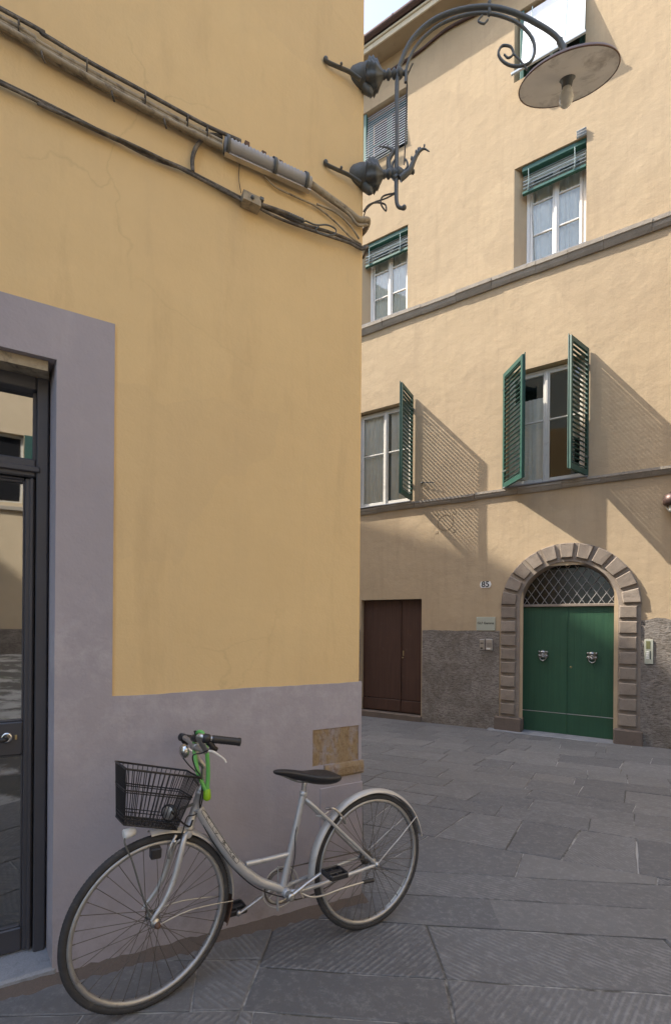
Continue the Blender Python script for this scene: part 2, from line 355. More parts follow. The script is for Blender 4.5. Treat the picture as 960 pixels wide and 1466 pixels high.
def tag(o, label=None, cat=None, group=None, kind=None):
    if label: o['label'] = label
    if cat: o['category'] = cat
    if group: o['group'] = group
    if kind: o['kind'] = kind
    return o
class Frame:
    """local x along, local y away from the viewer side, z up; heights given relative to the eye, zb = base height"""
    def __init__(s, org, ang, base): s.o = Vector(org); s.a = ang; s.zb = base; s.M = Matrix.Translation((s.o.x, s.o.y, base+EYE)) @ Matrix.Rotation(ang, 4, 'Z'); s.I = s.M.inverted()
    def root(s, name, label, cat, group=None):
        o = bpy.data.objects.new(name, None); COL.objects.link(o); o.matrix_world = s.M; o.empty_display_size = .2
        s.r = o; return tag(o, label, cat, group)
def build(mb, name, m, parent=None, dz=0.0, loc=None, fr=None, label=None):
    """make one mesh object; dz shifts local heights"""
    me = bpy.data.meshes.new(name); off = Vector((0, 0, dz))
    me.from_pydata([tuple(p+off) for p in mb.v], [], mb.f); me.materials.append(m)
    me.polygons.foreach_set('use_smooth', mb.sm)
    me.update()
    o = bpy.data.objects.new(name, me); COL.objects.link(o)
    if parent is not None: o.parent = parent
    if label: o['label'] = label
    return o
def place(mb, name, m, M_, label, cat, group=None, dz=0.0):
    o = build(mb, name, m, None, dz); o.matrix_world = M_; return tag(o, label, cat, group)
def fixnormals(o):
    import bmesh
    bm = bmesh.new(); bm.from_mesh(o.data); bmesh.ops.remove_doubles(bm, verts=bm.verts, dist=1e-5); bmesh.ops.recalc_face_normals(bm, faces=bm.faces); bm.to_mesh(o.data); bm.free(); return o
def text(s, size, M_, m, name, parent=None, ext=.001, bold=0.0):
    cu = bpy.data.curves.new(name, 'FONT'); cu.body = s; cu.size = size; cu.extrude = ext; cu.align_x = 'CENTER'; cu.align_y = 'CENTER'; cu.offset = bold
    t = bpy.data.objects.new(name, cu); COL.objects.link(t)
    bpy.context.view_layer.update()
    me = bpy.data.meshes.new_from_object(t.evaluated_get(bpy.context.evaluated_depsgraph_get()))
    bpy.data.objects.remove(t); o = bpy.data.objects.new(name, me); COL.objects.link(o); me.materials.clear(); me.materials.append(m)
    if parent is not None: o.parent = parent
    o.matrix_local = M_; return o
def wall_grid(mb, u0, u1, z0, z1, holes, y=0.0, thick=.0):
    us = sorted({u0, u1, *[h[0] for h in holes], *[h[1] for h in holes]}); zs = sorted({z0, z1, *[h[2] for h in holes], *[h[3] for h in holes]})
    us = [u for u in us if u0 <= u <= u1]; zs = [z for z in zs if z0 <= z <= z1]
    for i in range(len(us)-1):
        for j in range(len(zs)-1):
            uc, zc = (us[i]+us[i+1])/2, (zs[j]+zs[j+1])/2
            if any(h[0] < uc < h[1] and h[2] < zc < h[3] for h in holes): continue
            mb.add([(us[i], y, zs[j]), (us[i+1], y, zs[j]), (us[i+1], y, zs[j+1]), (us[i], y, zs[j+1])], [(0, 1, 2, 3)])
def reveal(mb, u0, u1, z0, z1, dep, sl=0., sr=0., st=0., y=0., bottom=True):
    a = [(u0, y, z0), (u1, y, z0), (u1, y, z1), (u0, y, z1)]; b_ = [(u0+sl, dep, z0), (u1-sr, dep, z0), (u1-sr, dep, z1-st), (u0+sl, dep, z1-st)]
    mb.add(a+b_, [(0, 1, 5, 4)]*bottom+[(1, 2, 6, 5), (2, 3, 7, 6), (3, 0, 4, 7)])
# ------------------------------------------------------------------ ground and paving
def ground():
    mb = MB(); S = 90
    pts = [(-S, -S), (S, -S), (S, S), (-S, S)]
    mb.add([(x, y, gz(x, y)-.006) for x, y in pts], [(0, 1, 2, 3)])
    tag(build(mb, 'ground', M['mortar']), kind='structure')
ground()
def clip(poly, n, d):       # keep points with p.n <= d
    out = []
    for i in range(len(poly)):
        a, b = poly[i], poly[(i+1) % len(poly)]; da = a[0]*n[0]+a[1]*n[1]-d; db = b[0]*n[0]+b[1]*n[1]-d
        if da <= 0: out.append(a)
        if da*db < 0: t = da/(da-db); out.append((a[0]+(b[0]-a[0])*t, a[1]+(b[1]-a[1])*t))
    return out
def area(p): return .5*sum(p[i][0]*p[(i+1) % len(p)][1]-p[(i+1) % len(p)][0]*p[i][1] for i in range(len(p)))
def inset(poly, e):
    out = poly
    n_ = len(poly)
    for i in range(n_):
        a, b = poly[i], poly[(i+1) % n_]; dx, dy = b[0]-a[0], b[1]-a[1]; l = hypot(dx, dy)
        if l < 1e-6: continue
        n = (dy/l, -dx/l); out = clip(out, n, a[0]*n[0]+a[1]*n[1]-e)
        if len(out) < 3: return []
    return out
SL = dict(v=[], f=[], uv=[], col=[])
def slab(poly, ang, groove=None, gap=None):
    if len(poly) < 3: return
    if area(poly) < 0: poly = poly[::-1]
    poly = inset(poly, gap or random.uniform(.0025, .006))
    if len(poly) < 3 or area(poly) < .004: return
    q = [poly[0]]
    for p in poly[1:]:
        if hypot(p[0]-q[-1][0], p[1]-q[-1][1]) > .008: q.append(p)
    if hypot(q[0][0]-q[-1][0], q[0][1]-q[-1][1]) < .008: q.pop()
    # break long edges and wobble them so that no joint is ruler straight
    w = []
    for i in range(len(q)):
        a, b = q[i], q[(i+1) % len(q)]; l = hypot(b[0]-a[0], b[1]-a[1]); k = max(1, int(l/.11))
        for j in range(k):
            t = j/k; s = 0 if j == 0 else random.uniform(-.0035, .0035); dx, dy = (b[0]-a[0])/max(l, 1e-6), (b[1]-a[1])/max(l, 1e-6)
            w.append((a[0]+(b[0]-a[0])*t-dy*s, a[1]+(b[1]-a[1])*t+dx*s))
    cx = sum(p[0] for p in w)/len(w); cy = sum(p[1] for p in w)/len(w)
    top = [(p[0]+(cx-p[0])*min(.5, .006/max(.02, hypot(p[0]-cx, p[1]-cy))), p[1]+(cy-p[1])*min(.5, .006/max(.02, hypot(p[0]-cx, p[1]-cy)))) for p in w]
    tx, ty, tz = random.uniform(-.004, .004), random.uniform(-.004, .004), random.uniform(-.002, .002)
    ga = ang+(random.choice([.75, .95, .6, -.7, .85, 1.1]) if groove is None else groove); gs = random.choice([.15, .4, .8, 1., 1.])
    col = (random.random(), gs, random.random(), 1); ox, oy = random.uniform(0, 9), random.uniform(0, 9)
    o = len(SL['v']); n = len(w)
    for p in w: SL['v'].append((p[0], p[1], gz(*p)-.013))
    for p in w: SL['v'].append((p[0], p[1], gz(*p)-.0035+tz))
    for p in top: SL['v'].append((p[0], p[1], gz(*p)+tz+tx*(p[0]-cx)+ty*(p[1]-cy)))
    fs = [tuple(range(o+2*n, o+3*n))]
    for i in range(n):
        j = (i+1) % n
        fs += [(o+i, o+j, o+n+j, o+n+i), (o+n+i, o+n+j, o+2*n+j, o+2*n+i)]
    for f in fs:
        SL['f'].append(f)
        for k in f:
            x, y = SL['v'][k][0]+ox, SL['v'][k][1]+oy; SL['uv'].append((x*cos(ga)+y*sin(ga), -x*sin(ga)+y*cos(ga))); SL['col'].append(col)
def field(region, P0, ang, rows, cuts=None, lens=(.5, 1.1), skew=.12, tilt=0.0, g=None):
    d = (cos(ang), sin(ang)); n = (-sin(ang), cos(ang))
    for i in range(len(rows)-1):
        lo = rows[i]; hi = rows[i+1]
        c0 = P0[0]*n[0]+P0[1]*n[1]; e1 = random.uniform(-.006, .006)
        r = clip(clip(region, (-n[0], -n[1]), -(c0+lo)), n, c0+hi)
        if len(r) < 3: continue
        base = P0[0]*d[0]+P0[1]*d[1]
        if cuts and cuts[i] is not None: cs = cuts[i]
        else:
            cs = []; x = -14+random.uniform(0, .8)
            while x < 16: cs.append(x); x += random.uniform(*lens)
        cs = [-40]+list(cs)+[40]
        for j in range(len(cs)-1):
            p = r
            for (cval, sgn) in ((cs[j], -1), (cs[j+1], 1)):
                random.seed(hash((i, round(cval, 3))) & 0xffff); sk = tilt+random.uniform(-skew, skew)
                m_ = (d[0]+n[0]*sk, d[1]+n[1]*sk); dd = base+cval+sk*(c0+(lo+hi)/2)
                p = clip(p, (m_[0]*sgn, m_[1]*sgn), dd*sgn)
                if len(p) < 3: break
            if len(p) >= 3: slab(p, ang, g)
A0 = Vector((.1454, 2.6702, 0)); AA = radians(28.4); AD = Vector((cos(AA), sin(AA))); AN = Vector((-sin(AA), cos(AA)))
FBO = Vector((3.55, 8.74, 0)); FA = radians(-31.3)
def gp(px, py): p = hit(px, py, GP, GN); return (p.x, p.y)
big = [(-9, .2), (11, .2), (11, 16), (-9, 16)]
a3 = radians(-3.2); n3 = (-sin(a3), cos(a3)); q0 = gp(640, 1250); top3 = q0[0]*n3[0]+q0[1]*n3[1]
# boundary of the left strip
l1, l2 = gp(396, 1318), gp(338, 1466); lx, ly = l1[0]-l2[0], l1[1]-l2[1]; ll = hypot(lx, ly); nl = (-ly/ll, lx/ll); dl = l1[0]*nl[0]+l1[1]*nl[1]
near = clip(clip(big, n3, top3), nl, dl)
P0 = (0, 0)
def rowof(px, py): p = gp(px, py); return p[0]*n3[0]+p[1]*n3[1]
def alon(px, py): p = gp(px, py); return p[0]*cos(a3)+p[1]*sin(a3)
rows = [.3, .8, 1.25, rowof(640, 1468), rowof(640, 1402), rowof(640, 1326), rowof(640, 1284), top3]
cuts = [None, None, None, [alon(643, 1430), alon(1010, 1430)], [alon(626, 1370), alon(958, 1355)], [alon(711, 1308), alon(985, 1310), alon(500, 1310)], [alon(768, 1268), alon(560, 1268), alon(1040, 1268)]]
field(near, P0, a3, rows, cuts, (.7, 1.3), .1)
left = clip(clip(big, n3, top3+.02), (-nl[0], -nl[1]), -dl)
field(left, P0, radians(4), [.2, .7, 1.15, 1.5, 1.82, 2.12, 2.5, 3.2], None, (.55, .95), .15)
af = radians(-23); nf = (-sin(af), cos(af)); far = clip(big, (-n3[0], -n3[1]), -top3)
w0 = gp(730, 1172); r0 = w0[0]*nf[0]+w0[1]*nf[1]
rows = [r0-4.2, r0-3.5, r0-2.8, r0-2.1, r0-1.4, r0-.72, r0, r0+.34, r0+.72, r0+1.05, r0+1.55, r0+1.9, r0+2.4, r0+2.75, r0+3.3, r0+3.8, r0+4.4, r0+5, r0+5.6, r0+6.3, r0+7, r0+8, r0+9, r0+10]
field(far, P0, af, rows, None, (.4, .95), .1, -.18)
random.seed(11)
me = bpy.data.meshes.new('paving_slabs'); me.from_pydata(SL['v'], [], SL['f']); me.materials.append(M['slab'])
ul = me.uv_layers.new(name='UVMap'); ca = me.color_attributes.new('slab', 'FLOAT_COLOR', 'CORNER')
me.uv_layers['UVMap'].data.foreach_set('uv', [q for p in SL['uv'] for q in p]); me.color_attributes['slab'].data.foreach_set('color', [q for p in SL['col'] for q in p])
assert len(me.loops) == len(SL['uv'])
o = bpy.data.objects.new('pavement', me); COL.objects.link(o); tag(o, kind='structure')

# ------------------------------------------------------------------ the building across the street
FB = Frame(FBO, FA, -2.02); UC, DC = 1.507, 9.313
def fb(px, py, p=0.0):       # pixel -> (u, z) in a plane standing p in front of the wall
    q = FB.I @ hit(px, py, FB.M @ Vector((0, -p, 0)), (FB.M.to_3x3() @ Vector((0, 1, 0)))); return q.x, q.z+FB.zb
b2 = FB.root('apartment_building', 'warm peach plastered apartment building with green shuttered windows across the street', 'building')
dzB = 2.02
ZS, ACX, RI, RO = .387, .737, .745, 1.147
W1 = [(-.33, 1.03, 2.66, 4.87), (-3.63, -2.28, 2.66, 4.87)]
W2 = [(-.22, 1.0, 6.80, 8.78), (-3.60, -2.40, 6.80, 8.70)]
W3 = [(-.24, .97, 10.45, 11.78), (-3.62, -2.43, 10.45, 11.72)]
extra = [(4.3, 5.6, 2.66, 4.87), (4.3, 5.5, 6.8, 8.78), (4.3, 5.5, 10.45, 11.78)]
mb = MB(); holes = W1+W2+W3+extra+[(-.0, 1.474, -2.4, 1.12), (-3.47, -2.02, -2.4, .575)]
wall_grid(mb, -9, 9, -2.4, 12.65, holes)
for h in W1: reveal(mb, *h[:2], *h[2:], .35, 0.03, 0, 0)
for h in W2: reveal(mb, *h[:2], *h[2:], .35, .30, 0, .03)
for h in W3: reveal(mb, *h[:2], *h[2:], .35, .22, 0, .03)
for h in extra: reveal(mb, *h[:2], *h[2:], .35, .05, 0)
reveal(mb, -3.47, -2.02, -2.4, .575, .35)
mb.add([(-9, 0, 12.65), (9, 0, 12.65), (9, 7, 12.65), (-9, 7, 12.65), (9, 0, -2.4), (9, 7, -2.4), (-9, 0, -2.4), (-9, 7, -2.4)], [(0, 1, 2, 3), (1, 4, 5, 2), (0, 3, 7, 6), (3, 2, 5, 7)])
build(mb, 'wall', M['facade'], b2, dzB)
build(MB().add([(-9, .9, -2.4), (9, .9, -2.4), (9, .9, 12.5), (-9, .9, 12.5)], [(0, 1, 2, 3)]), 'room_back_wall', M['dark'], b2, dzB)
# rough grey render at the foot of the wall
mb = MB()
def lumpy(mb, u0, u1, z0, z1, p, topw=.012):
    n = max(2, int((u1-u0)/.12)); vs = []
    for i in range(n+1):
        u = u0+(u1-u0)*i/n; e = random.uniform(-topw, topw); vs += [(u, -p, z0), (u, -p, z1+e), (u, 0.002, z1+e)]
    fs = []
    for i in range(n):
        a = 3*i; fs += [(a, a+3, a+4, a+1), (a+1, a+4, a+5, a+2)]
    mb.add(vs, fs); mb.add([(u1, -p, z0), (u1, .002, z0), (u1, .002, z1), (u1, -p, z1), (u0, -p, z0), (u0, .002, z0), (u0, .002, z1), (u0, -p, z1)], [(0, 1, 2, 3), (4, 7, 6, 5)])
lumpy(mb, -2.0, -.43, -2.3, -.09, .012); lumpy(mb, -9, -3.49, -2.3, -.09, .012); lumpy(mb, 1.83, 9, -2.3, .14, .014, .03)
build(mb, 'base_render', M['render'], b2, dzB)
# string courses in separate weathered lengths (one moulding each)
def course(z0, z1, p):
    mb = MB(); u = -8.9
    while u < 8.9:
        l = random.uniform(.45, .95); e = random.uniform(-.008, .008); q = random.uniform(-.008, .008); w = min(8.95, u+l)
        zz = z1+e; h = z1-z0
        prof = [(.0, zz), (-p-q, zz-.004), (-p-q, zz-h*.38), (-p*.82-q, zz-h*.45), (-p*.62, zz-h*.75), (-p*.35, zz-h), (.0, zz-h)]
        n = len(prof); vs = [(u+.003, a, b_) for a, b_ in prof]+[(w-.003, a, b_) for a, b_ in prof]
        mb.add(vs, [tuple(range(n)), tuple(range(n, 2*n))[::-1]]+[(i, i+n, i+n+1, i+1) for i in range(n-1)])
        u = w
    return fixnormals(build(mb, 'string_course', M['course'], b2, dzB))
course(2.52, 2.645, .085); course(6.61, 6.80, .095)
# eaves
build(MB().box((-9.2, -.35, 12.60), (9.2, .05, 12.66)), 'eave_soffit', M['soffit'], b2, dzB)
mb = MB(); mb.box((-9.2, -.38, 12.56), (9.2, -.353, 12.66)); mb.box((-9.2, -.41, 12.665), (9.2, -.34, 12.71), .008)
build(mb, 'eave_moulding', M['cream'], b2, dzB)
mb = MB(); mb.tube([(-9.2, -.43, 12.80), (9.2, -.43, 12.80)], .07, 16, 0)
for k in range(24): mb.tube([(-9+.8*k, -.43, 12.80), (-8.97+.8*k, -.43, 12.80)], .076, 16, 0)
build(mb, 'gutter', M['gutter'], b2, dzB)
mb = MB(); mb.add([(-9.2, -.4, 12.82), (9.2, -.4, 12.82), (9.2, 4, 13.9), (-9.2, 4, 13.9), (9.2, 7.2, 12.7), (-9.2, 7.2, 12.7)], [(0, 1, 2, 3), (3, 2, 4, 5)])
build(mb, 'roof', simple('terracotta_roof', (.22, .10, .06), .9, 0, .3, 20), b2, dzB)

def sash_window(h, y, mat_, name='window', bars=(.55,), midw=.11, outer=.05, glassy='glass', fl=0.0):
    """two casements with a middle post; returns the frame object"""
    u0, u1, z0, z1 = h; mb = MB(); t = outer
    mb.box((u0, y, z0), (u0+t, y+.07, z1), .006); mb.box((u1-t, y, z0), (u1, y+.07, z1), .006)
    mb.box((u0+t+.001, y+.002, z1-t), (u1-t-.001, y+.068, z1), .006); mb.box((u0+t+.001, y+.002, z0), (u1-t-.001, y+.068, z0+t*.8), .006)
    f = build(mb, name, mat_, b2, dzB); mid = (u0+u1)/2
    for sgn in (-1, 1):
        a, b_ = (u0+t+.004, mid-.004) if sgn < 0 else (mid+.004, u1-t-.004); c, d = z0+t*.8+.004, z1-t-.004; s = .052
        mb = MB(); yy = y-.012
        mb.box((a, yy, c), (a+s, yy+.05, d), .006); mb.box((b_-s, yy, c), (b_, yy+.05, d), .006)
        mb.box((a+s+.001, yy+.002, c), (b_-s-.001, yy+.048, c+s*1.3), .006); mb.box((a+s+.001, yy+.002, d-s), (b_-s-.001, yy+.048, d), .006)
        for q in bars:
            zz = c+(d-c)*q; mb.box((a+s+.001, yy+.004, zz-.014), (b_-s-.001, yy+.046, zz+.014), .004)
        if sgn > 0: mb.box((mid-.022, yy-.022, c+.002), (mid+.022, yy-.0005, d-.002), .005)
        build(mb, 'casement', mat_, f, dzB)
        gl = MB().add([(a+s, yy+.026, c+s), (b_-s, yy+.026, c+s), (b_-s, yy+.026, d-s), (a+s, yy+.026, d-s)], [(0, 1, 2, 3)])
        build(gl, 'pane', M[glassy], f, dzB)
    return f
def curtain(f, u0, u1, z0, z1, y, amp=.02, n=70, mat_='curtain', gather=0.):
    vs = []; ph = random.uniform(0, 6); n = max(6, int((u1-u0)*110))
    for i in range(n+1):
        t = i/n; u = u0+(u1-u0)*t; w = amp*sin(t*(u1-u0)*62+ph+1.6*sin(t*9+ph))
        vs += [(u, y+w, z0), (u+w*.3, y+w*.7, z1)]
    mb = MB().add(vs, [(2*i, 2*i+2, 2*i+3, 2*i+1) for i in range(n)], True)
    return build(mb, 'curtain', M[mat_], f, dzB)

def shutter_leaf(parent, hu, hy, tu, ty, z0, z1, outer_sign, label=None, sa=21.5):
    """louvred leaf from hinge (hu,hy) to tip (tu,ty)"""
    h = Vector((hu, hy, 0)); t = Vector((tu, ty, 0)); d = (t-h); w = d.length; d.normalize(); n = Vector((-d.y, d.x, 0))*outer_sign; th = .04
    def P(a, b_, z): q = h+d*a+n*b_; return (q.x, q.y, z)
    mb = MB()
    def bx(a0, a1, b0, b1, c0, c1): mb.hexa([P(a0, b0, c0), P(a1, b0, c0), P(a1, b1, c0), P(a0, b1, c0), P(a0, b0, c1), P(a1, b0, c1), P(a1, b1, c1), P(a0, b1, c1)])
    s = .06
    bx(0, s, -th/2, th/2, z0, z1); bx(w-s, w, -th/2, th/2, z0, z1)
    bx(s, w-s, -th/2+.001, th/2-.001, z0, z0+.10); bx(s, w-s, -th/2+.001, th/2-.001, z1-.08, z1)
    bx(w-.018, w+.012, -th/2-.014, -th/2-.001, z0+.01, z1+.03)      # closing strip
    zz = z0+.135; pitch = .085; ch = .0775; ang = radians(sa)
    while zz < z1-.10:
        dx = ch/2*cos(ang); dz = ch/2*sin(ang); e = .0045
        # outer side low
        a0, a1 = s-.004, w-s+.004
        p = [P(a0, dx, zz-dz-e), P(a1, dx, zz-dz-e), P(a1, -dx, zz+dz-e), P(a0, -dx, zz+dz-e), P(a0, dx, zz-dz+e), P(a1, dx, zz-dz+e), P(a1, -dx, zz+dz+e), P(a0, -dx, zz+dz+e)]
        mb.hexa(p); zz += pitch
    o = fixnormals(build(mb, 'shutter', M['shutter'], parent, dzB, label=label))
    for zq in (z0+.32, z1-.30):
        hb = MB(); hb.box((hu-.012, hy-.012, zq-.05), (hu+.012, hy+.03, zq+.05)); q = h-n*(.0)
        hb.hexa([P(-.01, th/2+.001, zq-.012), P(.13, th/2+.001, zq-.012), P(.13, th/2+.006, zq-.012), P(-.01, th/2+.006, zq-.012), P(-.01, th/2+.001, zq+.012), P(.13, th/2+.001, zq+.012), P(.13, th/2+.006, zq+.012), P(-.01, th/2+.006, zq+.012)])
        build(hb, 'hinge', M['iron'], o, dzB)
    return o
# first floor: casements behind open louvred shutters
for k, h in enumerate(W1):
    hh = (h[0]+.03, h[1]-.005, h[2]+.02, h[3]-.02)
    f = sash_window(hh, .13, M['wframe'], 'window', (.56,))
    mb = MB().box((h[0]-.03, -.115, h[2]-.012), (h[1]+.03, .13, h[2]+.012), .006)
    build(mb, 'sill', M['sill'], f, dzB)
    if k == 0:
        shutter_leaf(f, 1.05, -.03, .815, -.63, 2.68, 4.93, 1, sa=26)
        shutter_leaf(f, -.375, -.03, .06, -.555, 2.66, 4.87, -1)
        mb = MB().box((h[0]+.1, .62, 2.7), (.22, .66, 4.3)).box((.27, .55, 2.7), (.34, .6, 4.5))
        build(mb, 'inner_casement', M['wframe'], f, dzB)
        curtain(f, .75, 1.0, 3.5, 4.85, .26, .012); curtain(f, -.24, .30, 2.72, 4.4, .30, .008)  # second sheet added to stand in for the grey reflection in the left pane
    else:
        shutter_leaf(f, -2.25, -.03, -2.235, -.665, 2.68, 4.93, 1)
        curtain(f, -3.55, -3.0, 2.7, 4.8, .22, .014); curtain(f, -2.85, -2.32, 2.7, 4.8, .22, .012)
# second floor: roller blinds half down in front of three-light casements, net curtains
def slats(mb, u0, u1, z0, z1, y0, y1, pitch=.045, tilt=.5, ch=.036):
    z = z0
    while z < z1:
        t = (z-z0)/(z1-z0); y = y0+(y1-y0)*t; dx = ch/2*cos(tilt); dz = ch/2*sin(tilt); e = .0022
        mb.hexa([(u0, y-dx, z-dz-e), (u1, y-dx, z-dz-e), (u1, y+dx, z+dz-e), (u0, y+dx, z+dz-e), (u0, y-dx, z-dz+e), (u1, y-dx, z-dz+e), (u1, y+dx, z+dz+e), (u0, y+dx, z+dz+e)]); z += pitch
for k, h in enumerate(W2):
    u0, u1, z0, z1 = h; d = .22; ul = u0+.30*d/.35
    f = sash_window((ul+.005, u1-.005, z0+.03, z1-.05), d, M['wwhite'], 'window', (.36, .70), outer=.06)
    curtain(f, ul+.08, (ul+u1)/2-.04, z0+.08, z1-.2, d+.075, .016); curtain(f, (ul+u1)/2+.04, u1-.06, z0+.08, z1-.2, d+.075, .018)
    zb_ = z1-(.52 if k == 0 else .50); um = u0+.13
    bl = MB().box((um, .03, z1-.10), (u1-.004, .15, z1-.006), .01)
    B = build(bl, 'blind', M['blindgreen'], f, dzB)
    sb = MB(); slats(sb, um+.02, u1-.01, zb_+.07, z1-.12, .07, .09, .042, .9, .034); build(sb, 'slat_curtain', M['slatgreen'], f, dzB)
    sb = MB(); slats(sb, um+.02, u1-.01, zb_+.10, zb_+.10+.21, .045, .055, .07, .15, .03); build(sb, 'raised_slats', M['slatwhite'], f, dzB)
    build(MB().box((um+.01, .04, zb_), (u1-.008, .10, zb_+.055), .006), 'bottom_rail', M['blindgreen'], f, dzB)
    for uu in (um+.12, u1-.19): build(MB().tube([(uu, .02, z1-.1), (uu+.004, .015, zb_+.14), (uu-.012, .03, zb_+.03)], .012, 8, 5, flat=.4), 'ladder_tape', M['tape'], f, dzB)
    build(MB().tube([(ul+.10, .17, zb_), (ul+.12, .15, z0+.9), (ul+.16, .17, z0+.15)], .005, 6), 'cord', M['cable'], f, dzB)
    if k == 0:
        sb = MB(); slats(sb, u1-.16, u1-.005, z1+.0, z1+.12, -.03, -.03, .05, .1, .05); build(sb, 'loose_slats', M['slatwhite'], f, dzB)
    build(MB().box((u0+.02, -.075, z0-.0), (u1+.02, .02, z0+.03), .006), 'sill', M['sill'], f, dzB)
# top floor: outdoor blinds let down outside the openings
for k, h in enumerate(W3):
    u0, u1, z0, z1 = h; d = .2; ul = u0+.12
    f = sash_window((ul+.02, u1-.005, z0+.03, z1-.03), d, M['blindgreen'], 'window', (.5,))
    build(MB().box((u0+.10, .02, z0), (u0+.17, .12, z1-.01), .006), 'blind_guide', M['blindgreen'], f, dzB)
    if k == 0:
        sb = MB(); slats(sb, u0+.17, u1-.0, 10.36, 11.72, -.26, .05, .034, 1.35, .037); build(sb, 'blind', M['slatbright'], f, dzB)
        build(MB().box((u0+.0, -.30, 10.30), (u1+.02, -.26, 10.345), .006), 'bottom_rail', M['slatwhite'], f, dzB)
        for uu in (u0+.32, u0+.86): build(MB().tube([(uu, .0, 11.7), (uu, -.29, 10.35)], .01, 6, 0), 'ladder_tape', M['tape'], f, dzB)
    else:
        sb = MB(); slats(sb, u0+.18, u1-.0, 10.5, 11.66, -.03, .08, .06, 1.0, .046); slats(sb, u0-.1, u1-.3, 10.36, 10.5, -.10, -.10, .06, .3, .03); build(sb, 'blind', M['slatwhite'], f, dzB)
# windows further along the street (just outside the photograph)
for h in extra: sash_window((h[0]+.05, h[1]-.02, h[2]+.02, h[3]-.02), .14, M['wframe'], 'window')

# ---- arched doorway
mb = MB()
NS = 48
def arc(r, a): return ACX+r*cos(a), ZS+r*sin(a)
# flat backing ring + jamb backing (20 mm proud), splayed reveal running back to the door
for i in range(NS):
    a, c = pi*i/NS, pi*(i+1)/NS
    def rr(r0, r1, y0, y1):
        p0, p1, p2, p3 = arc(r0, a), arc(r0, c), arc(r1, c), arc(r1, a)
        mb.add([(p0[0], y0, p0[1]), (p1[0], y0, p1[1]), (p2[0], y1, p2[1]), (p3[0], y1, p3[1])], [(0, 1, 2, 3)])
    ro = RO-.012
    rr(.80, ro, -.02, -.02); rr(ro, ro, -.02, .01) ; rr(.80, .765, -.02, .21)
def quad(*p): mb.add(p, [(0, 1, 2, 3)])
zb = -2.3
lj0, lj1, rj0, rj1 = -.40, -.075, 1.49, 1.862
mb.box((lj0, -.02, zb), (ACX-.80, .0, ZS)); mb.box((ACX+.80, -.02, zb), (rj1, .0, ZS))
quad((ACX-.80, -.02, zb), (ACX-.80, -.02, ZS), (ACX-.765, .21, ZS), (ACX-.765, .21, zb)); quad((ACX+.80, -.02, zb), (ACX+.765, .21, zb), (ACX+.765, .21, ZS), (ACX+.80, -.02, ZS))
surround = fixnormals(build(mb, 'door_surround', M['stone'], b2, dzB))
def block(mb, corners, y0, y1, ch, inn=None):
    """stone with a sloping border: corners (x,z) outer loop; front loop shrunk by ch"""
    n = len(corners); cx = sum(p[0] for p in corners)/n; cz = sum(p[1] for p in corners)/n
    front = inset(corners if area(corners) > 0 else corners[::-1], ch); back = inset(corners if area(corners) > 0 else corners[::-1], .004)
    if len(front) != len(back): return
    vs = [(x, y0, z) for x, z in back]+[(x, y1+.012, z) for x, z in inset(corners if area(corners) > 0 else corners[::-1], .008)]+[(x, y1+random.uniform(-.004, .004), z) for x, z in front]
    if len(vs) != 3*n: return
    fs = [tuple(range(2*n, 3*n))]
    for i in range(n):
        j = (i+1) % n; fs += [(i, j, n+j, n+i), (n+i, n+j, 2*n+j, 2*n+i)]
    mb.add(vs, fs)
NV = 11
for k in range(NV):
    a0_ = pi*k/NV+.028; a1_ = pi*(k+1)/NV-.028
    cs = [arc(RO-.015, a0_)]+[arc(RO-.015, a0_+(a1_-a0_)*t) for t in (.33, .67)]+[arc(RO-.015, a1_)]+[arc(.855, a1_)]+[arc(.855, a1_+(a0_-a1_)*t) for t in (.5,)]+[arc(.855, a0_)]
    mb = MB(); block(mb, cs, -.02, -.07, .018); 
    o = fixnormals(build(mb, 'voussoir', M['stone'], surround, dzB))
for side in (0, 1):
    zt = ZS-.012; nb = 8; hgt = (ZS+1.72)/nb
    for k in range(nb):
        z1_ = zt-k*hgt; z0_ = z1_-hgt+.045
        x0, x1 = (-.40, -.12) if side == 0 else (1.545, 1.815)
        e = random.uniform(-.006, .006)
        mb = MB(); block(mb, [(x0, z0_), (x1+e, z0_), (x1+e, z1_), (x0, z1_)], -.02, -.066, .02)
        fixnormals(build(mb, 'jamb_stone', M['stone'], surround, dzB))
    x0, x1 = (-.50, -.005) if side == 0 else (1.475, 1.90)
    fixnormals(build(MB().box((x0, -.10, -2.3), (x1, .2, -1.735), .02), 'plinth_block', M['stone_dark'], surround, dzB))
build(MB().box((-.62, -.16, -2.3), (1.5, .30, -1.985), .01), 'threshold', M['sill'], surround, dzB)
